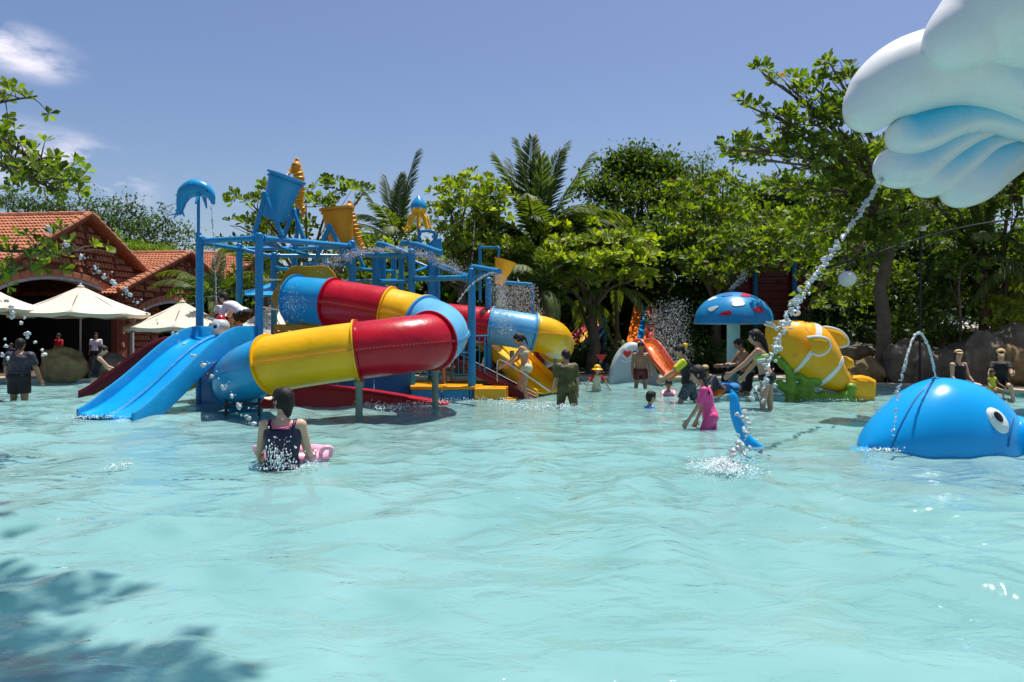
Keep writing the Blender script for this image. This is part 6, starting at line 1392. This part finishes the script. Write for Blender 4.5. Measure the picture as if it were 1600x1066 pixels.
person('boy up to his neck in the water left of the girl in pink', 1010, 14.2, 611, -70, dict(lean=10, ll=(60, 5, 110), rl=(60, 5, 110)), 'skin', 'short', child=True, scale=.80, shirt=('blue_ring', .5, 0))
person('child in a pale red top with only head and shoulders above the water', 1044, 16.9, 592, 170, dict(lean=25, la=(60, 10, 10), ra=(60, 10, 10), ll=(60, 5, 110), rl=(60, 5, 110)), 'skin_tan', 'short', child=True, scale=.75, shirt=('pink_ring', .6, 0))
person('boy in a black rash vest with yellow sleeves wading to the left', 1077, 15.2, 539, 80, dict(lean=14, la=(48, 8, 8), ra=(40, 12, 12), ll=(26, 5, 22), rl=(-20, 5, 14), nod=8), 'skin', 'short', shirt=('black_fab', .1, -.02, 'yellow_fab'), bottom=('print_fab', .85), hat='goggles')
person('girl with braids in a pink shirt wading to the left', 1110, 11.0, 572, 74, dict(lean=12, la=(20, 8, 14), ra=(6, 12, 16), ll=(22, 4, 30), rl=(-6, 4, 12), nod=16), 'skin', 'braids', True, child=True, shirt=('pink', .80, -.06), bottom=('pink', .62), scale=.93, voxel=.008)
person('person in a grey sun cap bending behind the girl in pink', 1122, 17.2, 571, 120, dict(lean=45, la=(40, 10, 20), ra=(40, 10, 20), ll=(40, 5, 70), rl=(30, 5, 60)), 'skin', 'short', shirt=('print_fab', .8, 0), bottom=('orange', .8), hat='cap', scale=.9)
person('boy in black shorts standing beside the mushroom stem', 1167, 17.2, 530, 95, dict(lean=12, la=(42, 8, 40), ra=(36, 8, 46), ll=(8, 4, 12), rl=(-6, 4, 8), nod=18), 'skin_tan', 'short', bottom=('black_fab', .9))
person('long haired girl in a lime bikini splashed by the tall water jet', 1198, 13.9, 515, 62, dict(lean=14, la=(44, 8, 8), ra=(30, 22, 10), ll=(6, 4, 8), rl=(-4, 4, 6), nod=4), 'skin', 'long', True, extra='bikini', bottom=('black_fab', .08))
person('seated man in a straw visor and black vest behind the whale', 1499, 17.3, 547, 195, dict(lean=-4, la=(12, 12, 30), ra=(12, 12, 30), ll=(85, 10, 85), rl=(85, 10, 85), turn=-28), 'skin_pale', 'bob', hat='cap', tank=('black_fab', -.06), bottom=('black_fab', .7), scale=.98)
person('seated woman in a wide straw visor holding a small child behind the whale', 1563, 16.4, 546, 150, dict(lean=12, la=(40, 8, 60), ra=(40, 12, 50), ll=(85, 10, 85), rl=(85, 10, 85), nod=12), 'skin_pale', 'bob', True, hat='cap', shirt=('black_fab', .5, -.02), bottom=('black_fab', .7), scale=.98)
person('small child in yellow on the lap of the seated woman in the straw visor', 1550, 16.0, 577, 190, dict(ll=(80, 10, 80), rl=(80, 10, 80), la=(20, 25, 40), ra=(20, 25, 40)), 'skin_tan', 'short', child=True, shirt=('yellow_fab', .3, -.02), bottom=('yellow_fab', .4), scale=.48)
person('climber stepping up behind the guard rail, upper body hidden by the tube', 695, 16.7, None, 80, dict(lean=10, ll=(2, 4, 6), rl=(6, 4, 10)), 'skin_tan', 'short', bottom=('navy', .5), floor=.27, scale=.72)
person('climber striding behind the guard rail, one leg back', 716, 17.0, None, 80, dict(lean=12, ll=(28, 4, 30), rl=(-22, 4, 22)), 'skin_tan', 'short', bottom=('black_fab', .4), floor=.27, scale=.72)
# people in the shade on the far left, small and dark
person('person standing in the dark arch behind the left umbrella', 18, 23.0, 536, 170, {}, 'skin_tan', 'short', shirt=('navy', .7, 0), bottom=('black_fab', .8), floor=.1)
person('person in a pale shirt standing in the dark arch right of the umbrella pole', 150, 25.5, 520, 200, {}, 'skin_tan', 'short', shirt=('white_fab', .7, 0), bottom=('navy', .9), floor=.1)
person('person in a red shirt deep in the dark arch left of the umbrella pole', 92, 26.0, 521, 160, {}, 'skin_tan', 'short', shirt=('red_fab', .7, 0), bottom=('navy', .9), floor=.1)
# swim rings near the mushroom
rt = thing('swim_ring', 'blue swim ring floating left of the mushroom stem', 'swim ring', P(1128, 600, 18.2)); torus(Wp(1130, 606, .1)*(1, 1, 1), .28, .12, 'blue_ring', rt)
rt = thing('swim_ring', 'black rubber ring standing on edge beside the mushroom stem', 'swim ring', Wp(1148, 608, .1)); mb = MB(); c = P(1148, 594, 18.6); mb.tube([c+np.array((.27*math.cos(a), .05*math.cos(a), .27*math.sin(a))) for a in np.arange(36)/36*2*PI], .09, 14, closed=True, up=(0, 1, 0)); obj('ring', mb, M['black_fab'], rt, 70)
rt = thing('swim_ring', 'red swim ring half sunk right of the mushroom stem', 'swim ring', Wp(1160, 607, .06)); torus(Wp(1160, 607, .06), .18, .08, 'orange', rt)

# ---------------------------------------------------------------- moving water: jets, falling drops, spray
def blobs_mesh(name, label, cat, pts, sizes, m='drop', stretch=None, sub=1, group=None):
    bm = bmesh.new(); bmesh.ops.create_icosphere(bm, subdivisions=sub, radius=1); bv = np.array([v.co[:] for v in bm.verts]); bf = np.array([[v.index for v in f.verts] for f in bm.faces]); bm.free()
    n = len(pts); pts = np.array(pts); sizes = np.array(sizes); k = len(bv); jit = 1+.35*rng.normal(size=(n, k, 1))*(.6 if sub > 1 or sub == 1 else .3); jit = np.clip(jit, .55, 1.6)
    st = np.array((1, 1, 1.)) if stretch is None else np.array(stretch); V = pts[:, None]+sizes[:, None, None]*bv[None]*jit*st*(1+.4*rng.normal(size=(n, 1, 3))*.5)
    Fi = (bf[None]+(np.arange(n)*k)[:, None, None]).reshape(-1, 3); me = bpy.data.meshes.new(name); me.vertices.add(n*k); me.vertices.foreach_set('co', V.reshape(-1).astype(np.float32)); me.loops.add(len(Fi)*3); me.loops.foreach_set('vertex_index', Fi.ravel().astype(np.int32)); me.polygons.add(len(Fi)); me.polygons.foreach_set('loop_start', (np.arange(len(Fi))*3).astype(np.int32)); me.update(calc_edges=True)
    me.polygons.foreach_set('use_smooth', [True]*len(me.polygons)); o = obj(name, me, M[m], None, fix=False); return tag(o, label, cat, group, 'stuff')
def along(path, n, spread, s0=0., s1=1.):
    p = crom(path, 20); u = s0+(s1-s0)*rng.random(n); i = u*(len(p)-1.001); a = i.astype(int); f = (i-a)[:, None]; return p[a]*(1-f)+p[a+1]*f+rng.normal(size=(n, 3))*spread, u
# main jet from the wave sculpture: ropey clear water breaking into beads
jp = [P(1370, 290, 13.2), P(1345, 330, 12.7), P(1318, 370, 12.1), P(1290, 408, 11.5), P(1262, 445, 10.9), P(1240, 480, 10.3), P(1222, 520, 9.8), P(1205, 565, 9.3), P(1185, 620, 8.7), P(1160, 675, 8.2), P(1150, 710, 7.9), P(1130, 735, 7.7)]
jw = crom(jp, 12); wg = np.stack([np.convolve(rng.normal(size=len(jw)), np.ones(3)/3, 'same') for _ in range(3)], 1); jw = jw+wg*.06*np.linspace(.15, 1, len(jw))[:, None]
jp = list(jw); p1, u1 = along(jp, 420, .017, 0, .40); p2, u2 = along(jp, 110, .024, .35, .55); p3, u3 = along(jp, 44, .04, .55, 1.)
cl = [P(1262+rng.normal()*9, 440+rng.normal()*9, 10.9) for i in range(22)]+[P(1195+rng.normal()*11, 580+rng.normal()*14, 9.2) for i in range(22)]
def rope(label, path, n, sp, r0, r1, vox, brk=.5):
    mb = MB(); p = crom(path, 8); m_ = len(p)
    for i in range(n):
        u = rng.random()**1.15; a = int(u*(m_-3)); q0 = p[a]+rng.normal(size=3)*sp*(.35+u); dd = p[min(a+2, m_-1)]-p[a]
        if u > brk: q1 = q0+nrm(dd+rng.normal(size=3)*.12)*(.01+.03*rng.random())
        else: q1 = q0+dd*(.5+.6*rng.random())+rng.normal(size=3)*sp*.5
        r_ = (r0+(r1-r0)*rng.random()**2)*(1-.35*u); mb.cap(q0, q1, r_, r_*(.5+.4*rng.random()), 8)
    o = fused('water_jet', mb, M['drop'], None, vox, 1); return tag(o, label, 'water jet', None, 'stuff')
rope('thick jet of water falling from the wave sculpture across the yellow fish', jp, 560, .036, .014, .038, .011, .66)
# splash where it lands
n = 2600; a = rng.random(n)*6.28; r_ = abs(rng.normal(size=n))*.17; c = Wp(1130, 733); pt = np.stack((c[0]+r_*np.cos(a), c[1]+r_*np.sin(a)*1.4, np.abs(rng.normal(size=n))*.05*np.exp(-r_*2)), 1)
blobs_mesh('splash', 'white splash in the water where the tall jet lands', 'splash', pt, .0025+.008*rng.random(n)**2, 'foam')
n = 260; a = rng.random(n)*6.28; r_ = .22+abs(rng.normal(size=n))*.08; pt = np.stack((-2.45+r_*np.cos(a)*1.15, 7.92+r_*np.sin(a)*.9, np.abs(rng.normal(size=n))*.02+.005), 1)
blobs_mesh('splash', 'broken ring of droplets round the waist of the woman in the visor', 'splash', pt, .003+.006*rng.random(n)**2, 'foam')
n = 230; sx_ = rng.normal(size=n)*.085; sz_ = .02+np.abs(rng.normal(size=n))*.13; pt = np.stack((-2.47+sx_, 7.95-.205*np.sqrt(np.clip(1-(sx_/.26)**2, .1, 1))+.02*sz_+rng.normal(size=n)*.006, sz_), 1)  # white drops added in place of wet highlights on her back
blobs_mesh('splash', 'white drops standing in for wet highlights on the back of the navy swimsuit', 'splash', pt, .0025+.006*rng.random(n)**2, 'foam', stretch=(1, 1, 2.0))
# whale spout
p1, u1 = along([bh, P(1452, 548, 9.2), P(1441, 522, 9.15), P(1433, 521, 9.1), P(1424, 535, 9.05), P(1412, 580, 8.9), P(1404, 612, 8.85)], 260, .008)
p2, u2 = along([P(1404, 612, 8.85), P(1397, 660, 8.6), P(1391, 702, 8.5)], 34, .012)
rope('thin arc of water spouting from the top of the blue whale', [bh, P(1456, 560, 9.25), P(1450, 540, 9.2), P(1441, 523, 9.15), P(1433, 521, 9.1), P(1425, 533, 9.05), P(1418, 555, 8.95), P(1412, 580, 8.9), P(1405, 608, 8.85), P(1400, 645, 8.7), P(1391, 702, 8.5)], 330, .006, .007, .017, .006, .68)
n = 150; c = Wp(1390, 704); pt = np.stack((c[0]+rng.normal(size=n)*.14, c[1]-.02+rng.normal(size=n)*.05, np.abs(rng.normal(size=n))*.02), 1); blobs_mesh('splash', 'small splash at the foot of the whale under its spout', 'splash', pt, .004+.008*rng.random(n), 'foam')
# bead chains falling from a jet outside the left edge
bd = [(75, 355), (79, 362), (101, 378), (104, 383), (127, 400), (126, 404), (148, 416), (149, 420), (154, 424), (163, 430), (162, 434), (176, 440), (179, 444), (196, 451), (198, 455), (203, 461), (215, 473), (230, 490), (246, 505), (270, 521), (287, 538), (303, 556), (318, 571), (331, 588), (347, 604), (350, 607), (362, 619), (371, 632), (374, 636), (385, 650), (389, 654), (396, 662)]
pt = [P(x, y, 8.2-.0022*(x-75)) for x, y in bd]; sz = [.014+.010*rng.random() for _ in bd]
extra_ = [(x+rng.normal()*5, y+rng.normal()*5) for x, y in bd for _ in range(3)]; pt += [P(x, y, 8.2-.0022*(x-75)) for x, y in extra_]; sz += [.004+.007*rng.random()**2 for _ in extra_]
blobs_mesh('falling_drops', 'chain of water drops falling from upper left down to the blue tube mouth', 'water drops', pt, sz, 'drop', sub=2, group='chains of falling drops')
bd = [(10, 470), (18, 479), (19, 489), (19, 495), (33, 505), (39, 522), (44, 521), (43, 527), (55, 535), (38, 497), (66, 547), (69, 554), (8, 530), (9, 541), (4, 555), (12, 560)]
blobs_mesh('falling_drops', 'short chain of drops in front of the dark arch at the left edge', 'water drops', [P(x, y, 11) for x, y in bd], [.02+.012*rng.random() for _ in bd], 'drop', sub=2, group='chains of falling drops')
# thin streams
for lab, pts, r0, n in (('thread of water falling from the dolphin spout', [P(330, 322, 15.4), P(334, 380, 15.3), P(337, 440, 15.3), P(338, 490, 15.3)], .009, 260),
                        ('short stream from the seahorse spout into the blue bucket', [P(452, 270, 16.9), P(447, 276, 16.7), P(446, 288, 16.5)], .022, 40),
                        ('curving thread of water poured from the end of the right spray arm', [P(782, 425, 14.9), P(760, 430, 15), P(735, 447, 15.1), P(715, 472, 15.2)], .010, 150),
                        ('thin vertical thread of water in front of the dark trees', [P(742, 345, 17), P(738, 400, 17), P(734, 480, 17)], .006, 120)):
    p_, u_ = along(pts, n, .006); blobs_mesh('water_stream', lab, 'water stream', p_, r0*(.7+.6*rng.random(n)), stretch=(1, 1, 1.8))
# spray: curtains and fans
def curtain(name, label, n, fn, s0=.006, s1=.009, stretch=(1, 1, 1.6)):
    n = int(n*1.6); s0 *= .7; s1 *= .85; pts = np.array([fn(rng.random(), rng.random(), rng) for _ in range(n)])
    return blobs_mesh(name, label, 'spray', pts, s0+s1*rng.random(n)**2, 'drop', stretch=stretch, sub=1)
curtain('spray', 'rain curtain falling from the thin blue bar behind the tube slide', 2600, lambda u, v, r: P(778+u*62+ (v-.3)*26*(u-.2)+r.normal()*4, 446+v*76+r.normal()*3, 19.3+r.normal()*.4), .005, .009)
curtain('spray', 'fountain of drops behind the swimmers, left of the mushroom', 2600, lambda u, v, r: P(1078-(u**.7)*66*(1-.35*v)+r.normal()*6, 470+v*105+u*u*20+r.normal()*6, 21.2+r.normal()*.5), .005, .009)
curtain('spray', 'fan of spray thrown left from the tower arms over the red tube', 900, lambda u, v, r: P(600-u*110, 390+u*u*36+r.normal()*(1.5+8*u), 16+r.normal()*.2), .004, .008, (1.6, 1, 1))
curtain('spray', 'flat sheet of spray between the tower arms and the right post', 1300, lambda u, v, r: P(602+u*130, 385+u*4+42*u*u+r.normal()*(1.5+6*u)+v*6, 16.4+r.normal()*.2), .004, .008, (1.6, 1, 1))
curtain('spray', 'drops raining from the right spray arm onto the pale blue tube', 1000, lambda u, v, r: P(776+r.normal()*9+v*16, 428+v*95, 15.1+r.normal()*.3+v), .004, .007)
curtain('spray', 'drops hanging around the blue mouth of the big tube slide', 260, lambda u, v, r: P(452+r.normal()*14, 478+r.normal()*16, 14.4+r.normal()*.15), .003, .008, (1, 1, 1))
curtain('spray', 'fine spray shooting up beside the mushroom cap', 260, lambda u, v, r: P(1142+u*24+r.normal()*2, 452-u*24+r.normal()*(1+4*u), 19.5), .005, .007, (1, 1, 1))
n = 1500; u = rng.random(n); pt = np.array([Wp(560+q*330+rng.normal()*8, 630+8*math.sin(q*9)+rng.normal()*3.0) for q in u]); pt[:, 2] = np.abs(rng.normal(size=n))*.035
blobs_mesh('splash', 'line of splashing drops along the foot of the tower and steps', 'splash', pt, .005+.008*rng.random(n)**2, 'foam')
for (px, py, w_, n, lab) in ((886, 636, 26, 160, 'froth round the legs of the man in olive'), (1075, 626, 26, 160, 'froth kicked up by the boy in the yellow sleeved vest'), (1165, 608, 14, 90, 'froth at the shorts of the boy by the mushroom'), (150, 652, 50, 160, 'froth at the foot of the bright blue double slide'), (1300, 625, 60, 120, 'thin froth at the foot of the green coral'), (190, 728, 16, 70, 'small white splash in the open water at left')):
    c = Wp(px, py); k_ = c[1]/F; pt = np.stack((c[0]+rng.normal(size=n)*w_*k_*.5, c[1]-.05+rng.normal(size=n)*.12, np.abs(rng.normal(size=n))*.02), 1); blobs_mesh('splash', lab, 'splash', pt, .004+.008*rng.random(n)**2, 'foam')
